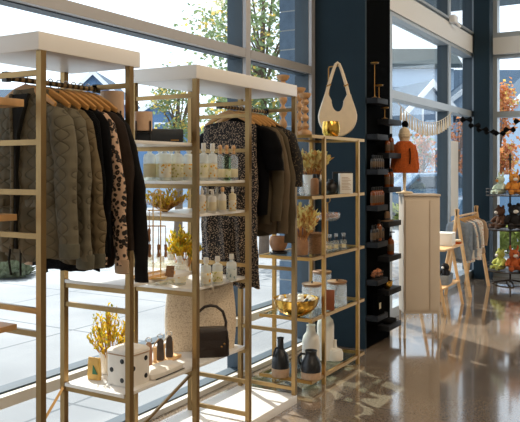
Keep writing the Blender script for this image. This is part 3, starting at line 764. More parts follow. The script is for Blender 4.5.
# bottom shelf pottery
def handle(t, pts, m, r=.008): B().tube(pts, r, 8).build('handle', m, t)
c = on(280.5, 4.98, Z1)
t = vessel('pottery_bottle', 'black and raw clay bottle jug at the left of the bottom shelf', 'jug', c, 'blackglaze', [(.055, 0), (.060, .006), (.062, .06), (.060, .06), (.059, .11), (.05, .155), (.028, .18), (.022, .20), (.021, .25), (.025, .266)], None, 'sand', .06)
t.rotation_euler.z = CAMROT
handle(t, [(-.02, -.02, .2), (-.034, -.036, .2), (-.044, -.042, .175), (-.05, -.04, .145)], 'blackglaze', .007)
c = on(311, 4.93, Z1)
t = vessel('pottery_jug', 'squat black jug with side handle and raw clay foot', 'jug', c, 'blackglaze', [(.062, 0), (.068, .006), (.07, .05), (.0705, .05), (.07, .09), (.06, .125), (.04, .155), (.038, .175), (.044, .19)], None, 'sand', .05)
t.rotation_euler.z = CAMROT
handle(t, [(-.04, 0, .165), (-.065, 0, .168), (-.085, 0, .145), (-.082, 0, .11), (-.062, 0, .09)], 'blackglaze', .009)
VG = 'white ceramic bottles on the bottom shelf'
vessel('ceramic_vase', 'tall white ceramic bottle behind the squat black jug', 'vase', on(311, 5.20, Z1), 'ceram', [(.055, 0), (.063, .006), (.064, .19), (.056, .225), (.034, .255), (.030, .29), (.033, .305)], VG)
t = bpy.data.objects[-1] if False else None
vessel('ceramic_vase', 'tallest white ceramic bottle, behind the front gold post', 'vase', on(325.5, 5.42, Z1), 'ceram', [(.056, 0), (.063, .006), (.064, .26), (.056, .295), (.034, .32), (.030, .345), (.033, .36)], VG)
vessel('ceramic_vase', 'short white ceramic bottle with thin neck on the bottom shelf', 'vase', on(335, 5.40, Z1), 'ceram', [(.052, 0), (.06, .006), (.061, .055), (.05, .08), (.016, .092), (.012, .13), (.014, .15)], VG)
for o in list(bpy.data.objects):
    pass
# second shelf
c = on(296, 4.97, Z2)
prof = [(.05, 0), (.06, .006), (.11, .03), (.145, .075), (.16, .125)]
t = vessel('gold_bowl', 'hammered gold bowl filled with white shells on the glass shelf', 'bowl', c, 'polbrass', prof, None)
rr = random.Random(5)
shells = [(0, 0, .095)]+[(.072*math.cos(a), .072*math.sin(a), .10) for a in [i*PI/3 for i in range(6)]]+[(.112*math.cos(a), .112*math.sin(a), .115) for a in [i*PI/4.5+.2 for i in range(9)]]
for i, (x, y, z) in enumerate(shells):
    b = B(); b.sphere((0, 0, 0), .028, 1., .8, .62, 12)
    for vv in b.bm.verts: vv.co.z += .004*math.sin(vv.co.x*220)
    m = 'darkjar' if i == 13 else 'shell'
    o = b.build('seashell', m, None, loc=(c[0]+x, c[1]+y, c[2]+z), rz=rr.uniform(0, 6))
    tag(o, 'dark shell at the left rim of the gold bowl' if i == 13 else 'white shell heaped among the others in the gold bowl', 'shell', None if i == 13 else 'white shells in the gold bowl')
def jar(px, d, h, label, r=.072):
    t = thing('glass_jar', label, 'jar', on(px, d, Z2), 0, 'ribbed glass jars with wooden lids')
    b = B(); n = 48; rings = []
    for q, z in ((.92, 0), (1, .006), (1, h-.03), (.96, h)):
        rings.append([((r*q+(.0018*(i % 2) if .01 < z < h-.02 else 0))*math.cos(2*PI*i/n), (r*q+(.0018*(i % 2)))*math.sin(2*PI*i/n), z) for i in range(n)])
    for q, z in ((.90, h), (.92, .012)):
        rings.append([(r*q*math.cos(2*PI*i/n), r*q*math.sin(2*PI*i/n), z) for i in range(n)])
    b.loft(rings).build('jar_body', 'jarglass', t)
    B().lathe([(r*.9, h-.012), (r*1.0, h+.001), (r*1.03, h+.003), (r*1.03, h+.010), (r*.97, h+.012)], 28).build('lid', 'lidwood', t)
    B().lathe([(.006, h+.011), (.005, h+.018), (.009, h+.024), (.003, h+.029)], 12).build('knob', 'blackplastic', t)
jar(312, 5.28, .165, 'ribbed glass jar with wooden lid, left of the three jars')
jar(322, 5.66, .20, 'ribbed glass jar with wooden lid, rearmost of the three jars')
jar(337, 5.36, .17, 'ribbed glass jar with wooden lid, right of the leather card')
t = thing('leather_card', 'chestnut leather notebook leaning against the glass jars', 'notebook', on(328, 5.17, Z2), CAMROT-.15)
o = bx('cover', 'leatherbrown', (-.046, .046, -.006, .006, 0, .145), t, .003); o.rotation_euler.x = -.16
# third shelf
c = on(278.5, 5.08, Z3)
vessel('stand_base', 'x', 'base', c, 'blackplastic', [(.045, 0), (.062, .004), (.062, .018), (.05, .024)]).name = 'bowl_stand'
o = bpy.data.objects['bowl_stand']; o['label'] = 'round black stand under the tan bowl on the glass shelf'; o['category'] = 'stand'
vessel('tan_bowl', 'rounded tan bowl on a round black stand', 'bowl', (c[0], c[1], c[2]+.025), 'clay', [(.03, 0), (.045, .006), (.062, .04), (.064, .07), (.056, .1)])
c = on(301.5, 5.03, Z3)
vessel('clay_vase', 'brown clay vase holding golden dried flowers', 'vase', c, 'clay', [(.04, 0), (.046, .006), (.048, .09), (.04, .115), (.03, .125), (.034, .135)])
bouquet('dried_bouquet', 'golden dried flowers in the brown clay vase, third glass shelf', 'dried flowers', (c[0], c[1], c[2]+.012), 70, .12, .33, 'dryflower', .05, .022, 'drydark', seed=21, low=.62, per=9, droop=.2, group='dried flower bouquets')
vessel('woven_pot', 'woven brown pot with flared rim beside the clay vase', 'pot', on(315, 5.13, Z3), 'woven', [(.044, 0), (.047, .006), (.047, .1), (.052, .125), (.075, .145)])
PG = 'square glass perfume bottles'
for px, d, wd in ((329.5, 5.24, 'square glass perfume bottle beside the front gold post'), (336, 5.30, 'square glass perfume bottle, middle of three'), (343.5, 5.36, 'square glass perfume bottle, right of three')):
    t = thing('perfume_bottle', wd, 'perfume bottle', on(px, d, Z3), CAMROT, PG)
    bx('glass_body', 'perfume', (-.021, .021, -.018, .018, 0, .075), t, .005)
    B().lathe([(.007, .074), (.007, .09), (.011, .091), (.011, .1)], 12).build('collar', 'blackplastic', t)
    bx('stopper', 'jarglass', (-.013, .013, -.013, .013, .1, .125), t, .003)
    bx('label_patch', 'labeltan', (-.014, .014, -.0195, -.018, .018, .045), t)
c = on(327.5, 5.50, Z3)
t = thing('tiered_dish', 'brass tiered dish of potpourri with a ring handle', 'tiered dish', c, CAMROT)
B().lathe([(.05, 0), (.052, .004), (.02, .01), (.005, .016)], 20).build('foot', 'gold2', t)
B().tube([(0, 0, .01), (0, 0, .345)], .0055, 8).build('stem', 'gold2', t)
B().tube([(.02*math.cos(a), 0, .362+.022*math.sin(a)) for a in [2*PI*i/18 for i in range(18)]], .003, 6, closed=True).build('ring_handle', 'gold2', t)
B().lathe([(.01, .205), (.07, .208), (.095, .23), (.098, .265), (.094, .265), (.09, .234), (.066, .214), (.01, .211)], 28).build('dish', 'jarglass', t)
b = B()
rr = random.Random(8)
for i in range(46):
    a = rr.uniform(0, 6.28); q = .08*math.sqrt(rr.random())
    b.sphere((q*math.cos(a), q*math.sin(a), .228+rr.uniform(0, .03)), rr.uniform(.010, .018), 1, rr.uniform(.6, 1), rr.uniform(.5, .9), 8)
o = b.build('potpourri', 'potpourri', None, loc=c); tag(o, 'dried potpourri heaped in the brass tiered dish', 'potpourri', kind='stuff')
# fourth shelf
c = on(313, 5.35, Z4)
vessel('white_vase', 'wide white vase holding golden dried flowers', 'vase', c, 'ceram', [(.05, 0), (.06, .006), (.075, .13), (.077, .14)])
bouquet('dried_bouquet', 'golden dried flowers in the wide white vase, fourth glass shelf', 'dried flowers', (c[0], c[1], c[2]+.012), 80, .13, .29, 'dryflower', .05, .022, 'drydark', seed=22, low=.66, per=9, droop=.15, group='dried flower bouquets')
lathe_thing('amber_bottle', 'brown reeded bottle standing before the wide white vase', 'bottle', on(314.5, 5.13, Z4), [('body', 'clay', [(.027, 0), (.03, .004), (.03, .1), (.026, .112), (.012, .12)]), ('cap', 'blackplastic', [(.013, .118), (.014, .12), (.014, .145), (.012, .148)])])
lathe_thing('dark_bottle', 'dark shouldered bottle tucked behind the brown reeded bottle', 'bottle', on(318, 5.22, Z4), [('body', 'darkjar', [(.026, 0), (.03, .004), (.032, .08), (.028, .1), (.013, .12), (.016, .145)])])
lathe_thing('glass_cup', 'small clear tulip glass at the left of the fourth shelf', 'glass', on(304, 4.99, Z4), [('bowl', 'jarglass', [(.025, 0), (.034, .012), (.037, .04), (.026, .062), (.03, .085), (.027, .085), (.024, .062), (.034, .04), (.03, .014), (.002, .008)])])
lathe_thing('dark_vase', 'round dark vase with short neck behind the front gold post', 'vase', on(331, 5.45, Z4), [('body', 'darkjar', [(.035, 0), (.05, .02), (.054, .05), (.04, .08), (.02, .09), (.022, .105)])])
t = thing('white_carton', 'upright white box with fine print on the fourth shelf', 'box', on(345.5, 5.43, Z4), CAMROT+.1)
bx('carton', 'paper', (-.048, .048, -.035, .035, 0, .15), t, .002)
for k in range(9): bx('print_line', 'tan', (-.036, .034-.01*(k % 3), -.0365, -.0352, .03+.011*k, .033+.011*k), t)
t = thing('framed_plaque', 'dark framed plaque standing behind the white box', 'frame', on(342, 5.62, Z4), CAMROT)
bx('frame_border', 'blackplastic', (-.075, .075, -.008, .008, 0, .16), t, .002)
bx('picture_panel', 'navy', (-.062, .062, -.010, -.008, .014, .146), t)
# top shelf
CG = 'turned wooden candlesticks on the gold shelf unit'
def candlestick(c, h, label, k=1.):
    t = thing('candlestick', label, 'candlestick', c, 0, CG)
    pr = [(.046, 0), (.048, .01), (.042, .022), (.022, .036)]
    nb = 4; seg = (h-.03-.035)/nb
    for i in range(nb):
        z = .03+i*seg
        pr += [(.011, z+.006), (.022, z+seg*.25), (.029, z+seg*.5), (.022, z+seg*.75), (.011, z+seg*.97)]
    B().lathe([(r*k, z) for r, z in pr], 18).build('turned_stem', 'turnwood', t)
    B().lathe([(.017*k, h-.04), (.03*k, h-.034), (.042*k, h-.016), (.044*k, h-.004), (.03*k, h), (.012*k, h-.008)], 18).build('candle_cup', 'turnwood', t)
candlestick(on(283, 5.0, Z5), .415, 'tallest turned wooden candlestick rising behind the white header', 1.05)
candlestick(on(299.5, 5.10, Z5), .34, 'middle height turned wooden candlestick behind the shortest one')
candlestick(on(305, 4.93, Z5), .285, 'shortest turned wooden candlestick, closest to the hobo bag')
c = on(337.5, 5.5, Z5)
t = thing('bag_stand', 'slim gold stand holding the cream hobo bag', 'stand', (c[0]+.03, c[1]+.05, c[2]), CAMROT)
bx('foot_plate', 'gold2', (-.07, .07, -.05, .05, 0, .006), t, .002)
B().tube([(-.035, 0, .004), (-.035, 0, .535), (-.03, -.006, .548), (.03, -.04, .55), (.03, -.062, .562)], .005, 8).build('hook_arm', 'gold2', t)
t = thing('hobo_bag', 'cream crescent hobo bag hanging on a gold stand', 'bag', (c[0], c[1], c[2]), CAMROT)
# crescent body: outline ring swept in thickness
outer = []; 
def bag_ring(y, sc):
    o = []
    for i in range(40):
        a = -PI*1.02+ (PI*1.04)*i/39+0
        x = .148*math.cos(a)*sc; z = .165+.155*math.sin(a)*sc
        o.append((x, y, z))
    # right horn, inner crescent, left horn
    o += [(.14*sc, y, .21), (.122*sc, y, .265), (.098, y, .33), (.072, y, .33)]
    for i in range(14):
        a = -(PI)*i/13
        o.append((.048*math.cos(a), y, .285+.085*math.sin(a)))
    o += [(-.072, y, .33), (-.098, y, .33), (-.122*sc, y, .265), (-.14*sc, y, .21)]
    return o
B().loft([bag_ring(-.008, .93), bag_ring(-.032, .985), bag_ring(0, 1.0), bag_ring(.032, .985), bag_ring(.008, .93)][1:4] if False else [bag_ring(-.034, .95), bag_ring(-.018, .995), bag_ring(.018, .995), bag_ring(.034, .95)]).build('bag_body', 'creamleather', t, ang=50)
for sg in (-1, 1):
    B().tube([(sg*.089, 0, .315), (sg*.062, 0, .42), (sg*.03, 0, .52), (sg*.012, 0, .565)], [.014, .013, .012, .011], 8, .5).build('strap', 'creamleather', t)
    B().tube([(sg*.066-.016, 0, .395), (sg*.066+.016, 0, .41)], .008, 8).build('strap_buckle', 'gold2', t)
B().tube([(-.014, 0, .56), (0, 0, .572), (.014, 0, .56)], .011, 8, .6).build('strap_top', 'creamleather', t)
vessel('gold_cup', 'round hammered gold cup in front of the hobo bag', 'cup', on(331, 5.31, Z5), 'polbrass', [(.038, 0), (.05, .004), (.066, .035), (.068, .075), (.06, .115)])
# ================================================================= PIER LEDGES AND THEIR GOODS
LZ = [2.08, 1.78, 1.49, 1.19, .887, .576, .28]
RZ = [1.92, 1.63, 1.335, 1.04, .743, .456, .152]
lw = ['topmost', 'second', 'third', 'fourth', 'fifth', 'sixth', 'lowest']
LY0, LY1 = 2.185, 2.2895
def ledge(x0, x1, z, side, wd):
    t = thing('wall_ledge', f'{wd} charcoal ledge of the {side} column on the black pier', 'ledge', (x0, LY0, z-.045), 0, 'charcoal ledges on the black pier')
    bx('ledge_board', 'ledge', (0, x1-x0, 0, LY1-LY0, 0, .045), t, .002)
for z, wd in zip(LZ, lw): ledge(5.61, 5.85, z, 'nearer', wd)
for z, wd in zip(RZ, lw): ledge(5.87, 6.18, z, 'farther', wd)
def brass_holder(x, y, z, h, wd):
    t = thing('candle_holder', wd, 'candle holder', (x, y, z), 0, 'thin brass candle holders')
    B().lathe([(.026, 0), (.027, .004), (.006, .012), (.004, .02)], 16).build('foot', 'gold2', t)
    B().tube([(0, 0, .01), (0, 0, h)], .004, 8).build('stem', 'gold2', t)
    B().lathe([(.004, h-.006), (.032, h), (.036, h+.010), (.014, h+.012)], 16).build('drip_pan', 'gold2', t)
brass_holder(5.67, 2.235, 2.081, .285, 'taller thin brass candle holder on the topmost ledge')
brass_holder(5.77, 2.235, 2.081, .11, 'shorter thin brass candle holder on the topmost ledge')
brass_holder(5.905, 2.235, 1.921, .09, 'small brass candle holder below the topmost nearer ledge')
def sbottle(x, y, z, r, h, m, wd, grp, cap='blackplastic'):
    t = thing('small_bottle', wd, 'bottle', (x, y, z), 0, grp)
    B().lathe([(r*.9, 0), (r, .003), (r, h*.68), (r*.8, h*.76), (r*.4, h*.8), (r*.4, h*.84)], 14).build('body', m, t)
    B().lathe([(r*.45, h*.83), (r*.5, h*.84), (r*.5, h), (r*.3, h+.001)], 12).build('cap', cap, t)
    B().lathe([(r, h*.14), (r*1.03, h*.15), (r*1.03, h*.55), (r, h*.56)], 14).build('paper_label', 'labeldark', t)
M['labeldark'] = mat('muted_label', (86, 68, 48), .7)
LB2 = 'small dark bottles on the black pier ledges'
cnt = {2: (5, .022, .115, 'darkjar', 'stubby dark jars on the third nearer ledge'), 3: (5, .023, .15, 'amber', 'amber bottles on the fourth nearer ledge'), 4: (4, .024, .14, 'darkjar', 'dark bottles on the fifth nearer ledge')}
ordw = ['first from the near end', 'second from the near end', 'third from the near end', 'fourth from the near end', 'fifth from the near end']
for li, (n, r, h, m, wd) in cnt.items():
    for k in range(n):
        one = wd.replace('jars', 'jar').replace('bottles', 'bottle')
        big = li == 4 and k == 2
        sbottle(5.635+k*(.19/(n-1)), 2.235, LZ[li]+.001, r*(1.15 if big else 1), h*(1.25 if big else 1), 'amber' if big else m, f'{one}, {ordw[k]}', LB2)
for k in range(2): sbottle(5.97+k*.09, 2.235, RZ[1]+.001, .024, .13+.04*k, 'amber', ['shorter amber bottle on the second farther ledge', 'taller amber bottle on the second farther ledge'][k], LB2)
for k in range(2): sbottle(5.96+k*.10, 2.235, RZ[2]+.001, .024, .16, 'amber', ['amber bottle on the third farther ledge, nearer one', 'amber bottle on the third farther ledge, beside the mannequin stand'][k], LB2)
# basket of sachets
t = thing('wire_basket', 'small wire basket of reddish sachets on the sixth nearer ledge', 'basket', (5.73, 2.236, LZ[5]+.001))
for z in (.004, .03, .055): B().tube([(.1*math.cos(a)*(.85+z*2), .042*math.sin(a)*(.85+z*2), z) for a in [2*PI*i/24 for i in range(24)]], .0022, 5, closed=True).build('hoop', 'iron', t)
for i in range(12):
    a = 2*PI*i/12; B().tube([(.085*math.cos(a), .036*math.sin(a), .003), (.097*math.cos(a), .041*math.sin(a), .056)], .0018, 5).build('wire', 'iron', t)
b = B(); rr = random.Random(3)
for i in range(26): b.sphere((rr.uniform(-.07, .07), rr.uniform(-.025, .025), .02+rr.uniform(0, .045)), .016, 1, .8, .7, 8)
o = b.build('sachets', 'potpourri', None, loc=(5.73, 2.236, LZ[5]+.001)); tag(o, 'reddish sachets heaped in the small wire basket', 'sachets', kind='stuff')
t = thing('black_gift_box', 'black box with a pale square mark on the lowest nearer ledge', 'box', (5.72, 2.237, LZ[6]+.001), 0)
bx('box_body', 'black', (-.08, .08, -.04, .04, 0, .16), t, .003)
bx('pale_mark', 'labeltan', (-.045, -.005, -.0415, -.04, .05, .1), t)
# sun hat on farther ledge
t = thing('felt_hat', 'brown felt hat resting on the fourth farther ledge', 'hat', (5.965, 2.235, RZ[3]+.001))
B().lathe([(.092, .006), (.095, .004), (.094, 0), (.05, .004), (.048, .03), (.042, .07), (.02, .085), (.002, .083)], 24, sy=.72).build('crown_and_brim', 'felt', t) if 'felt' in M else None
M['felt'] = mat('brown_felt', (104, 80, 58), .9, 0, .1, 40)
if not t.children: B().lathe([(.04, .01), (.092, .006), (.095, .004), (.094, .001), (.05, .006), (.048, .03), (.042, .07), (.02, .085), (.002, .083)], 24, sy=.5).build('crown', 'felt', t)
B().lathe([(.0485, .012), (.05, .014), (.049, .026), (.0475, .028)], 24, sy=.5).build('hat_band', 'blackplastic', t)
t = thing('pump_bottle', 'amber pump bottle on the fifth farther ledge', 'bottle', (6.05, 2.235, RZ[4]+.001), CAMROT)
B().lathe([(.028, 0), (.03, .004), (.03, .11), (.024, .13), (.011, .138), (.011, .15)], 18).build('body', 'amber', t)
B().lathe([(.0305, .03), (.031, .031), (.031, .09), (.0305, .091)], 18).build('paper_label', 'labeldark', t)
B().lathe([(.012, .15), (.012, .165), (.004, .168), (.004, .19), (.01, .192), (.01, .2)], 12).build('pump', 'blackplastic', t)
bx('spout', 'blackplastic', (0, .035, -.005, .005, .19, .2), t, .002)
vessel('brass_bowl', 'small polished brass bowl on the sixth farther ledge', 'bowl', (5.96, 2.235, RZ[5]+.001), 'polbrass', [(.02, 0), (.024, .004), (.045, .03), (.05, .07)], wall=.003)
t = thing('folded_scarf', 'dark folded scarf on the lowest farther ledge', 'scarf', (6.03, 2.235, RZ[6]+.001))
B().loft([rsq(.09, .036, 0, 24, .5), rsq(.095, .04, .012, 24, .5), rsq(.09, .036, .026, 24, .5), rsq(.06, .02, .034, 24, .5)]).build('scarf_fold', 'blackcloth', t)
# ================================================================= WHITE CABINET WITH MANNEQUIN BUST
cp = P(419, 0, 6.50)
t = thing('white_cabinet', 'tall cream cabinet on scrolled metal legs beside the black pier', 'cabinet', (cp.x, cp.y, 0), CAMROT)
cw, cd, z0, z1 = .16, .12, .215, 1.27
B().box(-cw, cw, -cd, cd, z0, z1-.02, .012).build('cabinet_body', 'cabinet', t)
B().box(-cw-.004, cw+.004, -cd-.014, cd+.004, z1-.02, z1, .006).build('cabinet_top', 'cabinet', t)
dr = B().box(-cw+.012, .06, -cd-.012, -cd-.001, z0+.03, z1-.05, .006).build('door', 'cabinet', t)
B().box(.068, cw-.008, -cd-.010, -cd-.001, z0+.03, z1-.05, .004).build('side_panel', 'cabinet', t)
for x in (-cw+.012, cw-.012):
    for y in (-cd+.012, cd-.012):
        B().tube([(x, y, z0), (x*1.0, y, .12), (x*1.02, y*1.02, .012), (x*1.02, y*1.02, 0)], [.010, .009, .012, .012], 8).build('leg', 'cabinet', t)
for k in range(4):
    cx = -cw+.055+k*.055
    B().tube([(cx+(.022-.0016*i)*math.cos(i*.6)*(1 if k % 2 else -1), -cd+.008, z0-.028+(.022-.0016*i)*math.sin(i*.6)) for i in range(12)], .003, 6).build('scroll', 'cabinet', t)
ZT = z1+.001
mp = P(404.5, 0, 6.54)
t = thing('mannequin_bust', 'child mannequin bust on a pale wooden stand above the cream cabinet', 'mannequin', (mp.x, mp.y, ZT), CAMROT)
B().lathe([(.075, 0), (.078, .006), (.07, .016), (.02, .022), (.012, .03)], 24).build('stand_base', 'creamknit', t)
B().lathe([(.013, .028), (.011, .08), (.016, .11), (.016, .18), (.011, .2)], 16).build('stand_pole', 'creamknit', t)
B().lathe([(.02, .19), (.075, .2), (.085, .26), (.09, .35), (.08, .40), (.035, .425), (.028, .45), (.04, .47), (.05, .5), (.045, .535), (.02, .55)], 24, sy=.75).build('torso_form', 'creamknit', t)
t = thing('rust_sweater', 'fluffy rust orange child sweater dressed on the mannequin bust', 'sweater', (mp.x, mp.y, ZT+.185), CAMROT)
b = B(); rings = []
for s in [i/12 for i in range(13)]:
    w = .126-.03*s-.04*max(0, (s-.72)/.28)**1.5+.006*math.sin(s*9); d = .085-.035*max(0, (s-.72)/.28)
    rings.append([(w*math.copysign(abs(math.cos(a))**.7, math.cos(a))*(1+.04*math.sin(5*a)), d*math.sin(a)*(1+.05*math.sin(7*a+s*3)), .285*s) for a in [2*PI*i/36 for i in range(36)]])
rings = [[(x*.9, y*.9, .03) for x, y, z in rings[0]]]+rings
b.loft(rings).build('knit_body', 'orangeknit', t, ang=80)
for sg in (-1, 1):
    B().tube([(sg*.07, 0, .25), (sg*.09, -.005, .18), (sg*.098, -.015, .09), (sg*.1, -.02, .03)], [.03, .03, .03, .03], 12).build('sleeve', 'orangeknit', t, ang=80)
B().tube([(.03, -.088, .22), (.034, -.09, .15), (.03, -.088, .08)], .006, 6).build('button_placket', 'browncloth', t)
t = thing('pompom_hat', 'cream knit hat with a black pompom on the mannequin bust', 'hat', (mp.x, mp.y, ZT+.545), CAMROT); t.scale = (.75, .75, .75)
B().lathe([(.06, -.05), (.072, -.046), (.074, -.01), (.066, -.004), (.064, .02), (.05, .05), (.02, .07), (.002, .072)], 24).build('knit_cap', 'creamknit', t)
b = B(); b.sphere((0, 0, 0), .042, seg=16)
for vv in b.bm.verts: vv.co = vv.co*R.uniform(.92, 1.1)+Vector((.006, 0, .105))
b.build('pompom', 'blackcloth', t)
# ================================================================= KIDS CLOTHES RACK AND TRESTLE TABLE
def aframe(par, x, ya, yb, h, m, yt, r=.016):
    for y in (ya, yb):
        B().tube([(x, y, 0), (x, yt+(yt-y)*.06, h*1.06)], r, 6).build('leg', m, par)
t = thing('clothes_rack', 'pine A-frame clothes rack of small clothes near the navy post', 'clothes rack', (8.5, 2.17, 0))
for x in (0, .9): aframe(t, x, 0, .29, .96, 'pine', .155, .022)
B().tube([(-.03, .155, .93), (.95, .155, .93)], .013, 10).build('rail', 'pine', t)
BG = 'baby clothes on the pine rack'
kid = [(8.58, 'greycloth', 'grey blue baby top, nearest on the pine rack'), (8.68, 'greycloth', 'grey blue baby top, second on the pine rack'), (8.79, 'floralpale', 'cream flowered baby top between two grey baby tops'), (8.90, 'greycloth', 'grey baby jacket beside the floral baby top'), (9.02, 'floralpale', 'cream baby top with orange flowers on the pine rack'), (9.13, 'floralpale', 'second cream flowered baby top on the pine rack'), (9.26, 'tan', 'tan baby cardigan, farthest on the pine rack')]
for i, (u, m, wd) in enumerate(kid):
    garment('baby_top', wd, 'baby top', u, 2.325, m, .135, .46+.03*(i % 3), .035, .32, 60+i, group=BG, ztop=.882, r0=.036, r1=.03, drop=.04, out=.02)
    hanger(u, 2.325, 'small wooden hanger in the '+wd.split(',')[0].split(' on ')[0], .889, .52)
t = thing('trestle_table', 'pine trestle display table beside the cream cabinet', 'table', (7.35, 2.13, 0))
for x in (0, .66): aframe(t, x, 0, .26, .68, 'pine', .13, .018)
bx('table_top', 'pine', (-.03, .69, .0, .26, .645, .665), t, .003)
bx('lower_shelf', 'pine', (-.03, .69, .03, .23, .245, .262), t, .003)
TZ = .666
t = thing('white_gift_box', 'white box on the trestle table top', 'box', (7.80, 2.25, TZ), .1)
bx('carton', 'paper', (-.11, .11, -.08, .08, 0, .12), t, .004); bx('lid', 'paper', (-.113, .113, -.083, .083, .12, .135), t, .003)
t = thing('folded_clothes', 'folded rust and cream baby clothes on the trestle table edge', 'folded clothes', (7.98, 2.19, TZ), .1)
B().loft([rsq(.05, .05, 0, 24, .5), rsq(.055, .055, .01, 24, .5), rsq(.05, .05, .025, 24, .5)]).build('rust_fold', 'orangeknit', t)
B().loft([rsq(.048, .048, .0255, 24, .5), rsq(.052, .052, .032, 24, .5), rsq(.045, .045, .045, 24, .5)]).build('cream_fold', 'creamknit', t)
t = thing('grey_bin', 'grey storage bin on the trestle table lower shelf', 'bin', (7.72, 2.26, .263), .1)
b = B(); b.loft([rsq(.14, .08, 0, 32, .3), rsq(.15, .09, .1, 32, .3), rsq(.142, .082, .1, 32, .3), rsq(.132, .072, .01, 32, .3)]).build('bin_wall', 'greycloth', t)
# plush dog in the bin
def plush(name, label, loc, m, sc=1., rz=0., muzzle='creamknit', ear='round', group='plush toys', m2=None):
    t = thing(name, label, 'plush toy', loc, rz, group); t.scale = (sc*1.2,)*3
    B().sphere((0, 0, .075), .065, 1, .9, 1.15).build('body', m, t)
    B().sphere((0, -.02, .185), .055, 1.05, .95, .95).build('head', m2 or m, t)
    B().sphere((0, -.066, .172), .024, 1.1, .8, .8).build('muzzle', muzzle, t)
    for sg in (-1, 1):
        if ear == 'round': B().sphere((sg*.042, -.01, .232), .022, 1, .5, 1).build('ear', m, t)
        elif ear == 'horn': B().tube([(sg*.03, -.01, .225), (sg*.045, -.01, .26), (sg*.04, -.01, .285)], [.014, .012, .006], 8).build('ear', m, t)
        else: B().sphere((sg*.056, -.015, .18), .024, .55, .8, 1.5).build('ear', m, t)
        B().tube([(sg*.05, -.01, .12), (sg*.085, -.045, .085), (sg*.088, -.06, .06)], [.026, .024, .022], 10).build('arm', m, t)
        B().tube([(sg*.035, -.02, .04), (sg*.055, -.085, .025), (sg*.056, -.11, .03)], [.03, .028, .026], 10).build('leg', m2 or m, t)
        B().sphere((sg*.022, -.072, .2), .006).build('eye', 'blackplastic', t)
M['plushblack'] = mat('black_plush', (30, 28, 30), .95, 0, .2, 60, .4)
M['plushbrown'] = mat('brown_plush', (92, 62, 44), .95, 0, .2, 60, .4)
M['plushorange'] = mat('orange_plush', (212, 140, 56), .95, 0, .2, 40, .4)
M['plushrust'] = mat('rust_plush', (190, 96, 48), .95, 0, .2, 40, .4)
M['plushgrey'] = mat('grey_plush', (150, 148, 144), .95, 0, .2, 60, .4)
M['plushgreen'] = mat('green_plush', (188, 190, 96), .95, 0, .2, 60, .4)
M['plushpale'] = mat('pale_plush', (206, 220, 200), .95, 0, .2, 60, .4)
plush('plush_dog', 'black and white plush dog lying in the grey bin', (7.76, 2.24, .30), 'plushblack', .62, -PI/2-.5, 'canvas', 'flop')
# spinner of plush toys by the far window
SP = (9.72, 1.97, 0)
t = thing('spinner_stand', 'dark iron spinner stand of plush toys by the far window', 'spinner stand', SP)
B().tube([(0, 0, .02), (0, 0, 1.6)], .012, 8).build('pole', 'iron', t)
B().lathe([(.012, 1.59), (.03, 1.61), (.012, 1.64), (.02, 1.665), (.002, 1.70)], 14).build('finial', 'iron', t)
for k in range(4):
    a = k*PI/2+.4; B().tube([(0, 0, .05), (.16*math.cos(a), .16*math.sin(a), .03), (.24*math.cos(a), .24*math.sin(a), .0)], .011, 8).build('foot', 'iron', t)
TI = (1.14, .70, .17)
for z in TI:
    bk = B().lathe([(.298, z), (.3, z+.006), (.3, z+.008), (.012, z+.008), (.012, z)], 28).build('tray', 'iron', t)
    for zz in (z+.05, z+.09): B().tube([(.3*math.cos(a), .3*math.sin(a), zz) for a in [2*PI*i/32 for i in range(32)]], .003, 6, closed=True).build('hoop', 'iron', bk)
    for i in range(16):
        a = 2*PI*i/16; B().tube([(.299*math.cos(a), .299*math.sin(a), z+.004), (.3*math.cos(a), .3*math.sin(a), z+.09)], .002, 5).build('wire', 'iron', bk)
def onspin(a, r, z): return (SP[0]+r*math.cos(a), SP[1]+r*math.sin(a), z+.009)
A0 = math.atan2(-FY, -FX)     # towards the camera
toys = [(0, .75, 'plush_rabbit', 'pale green plush toy at the left of the top spinner tray', 'plushpale', 'horn', .85), (0, .1-.25, 'plush_giraffe', 'orange plush giraffe in the top spinner tray', 'plushorange', 'horn', .95), (0, -1.15, 'plush_dog', 'dark mottled plush dog at the right of the top spinner tray', 'plushblack', 'flop', .95),
        (1, .85, 'plush_bear', 'brown plush bear at the left of the middle spinner tray', 'plushbrown', 'round', 1.0), (1, -.05, 'plush_bear', 'black plush bear with pale muzzle in the middle spinner tray', 'plushblack', 'round', 1.1), (1, -1.15, 'plush_elephant', 'grey plush elephant at the right of the middle spinner tray', 'plushgrey', 'flop', 1.05),
        (2, .9, 'plush_frog', 'yellow green plush frog at the left of the bottom spinner tray', 'plushgreen', 'round', .9), (2, -.05, 'plush_fox', 'rust orange plush fox in the bottom spinner tray', 'plushrust', 'horn', .95), (2, -1.15, 'plush_dog', 'brown plush dog at the right of the bottom spinner tray', 'plushbrown', 'flop', .9)]
for ti, da, nm, wd, m, ear, sc in toys:
    a = A0-(1.3 if da > .5 else -1.3 if da < -.5 else 0.)
    plush(nm, wd, onspin(a, .125, TI[ti]+.012), m, sc, a+PI/2, 'canvas' if m != 'plushpale' else 'plushorange', ear)
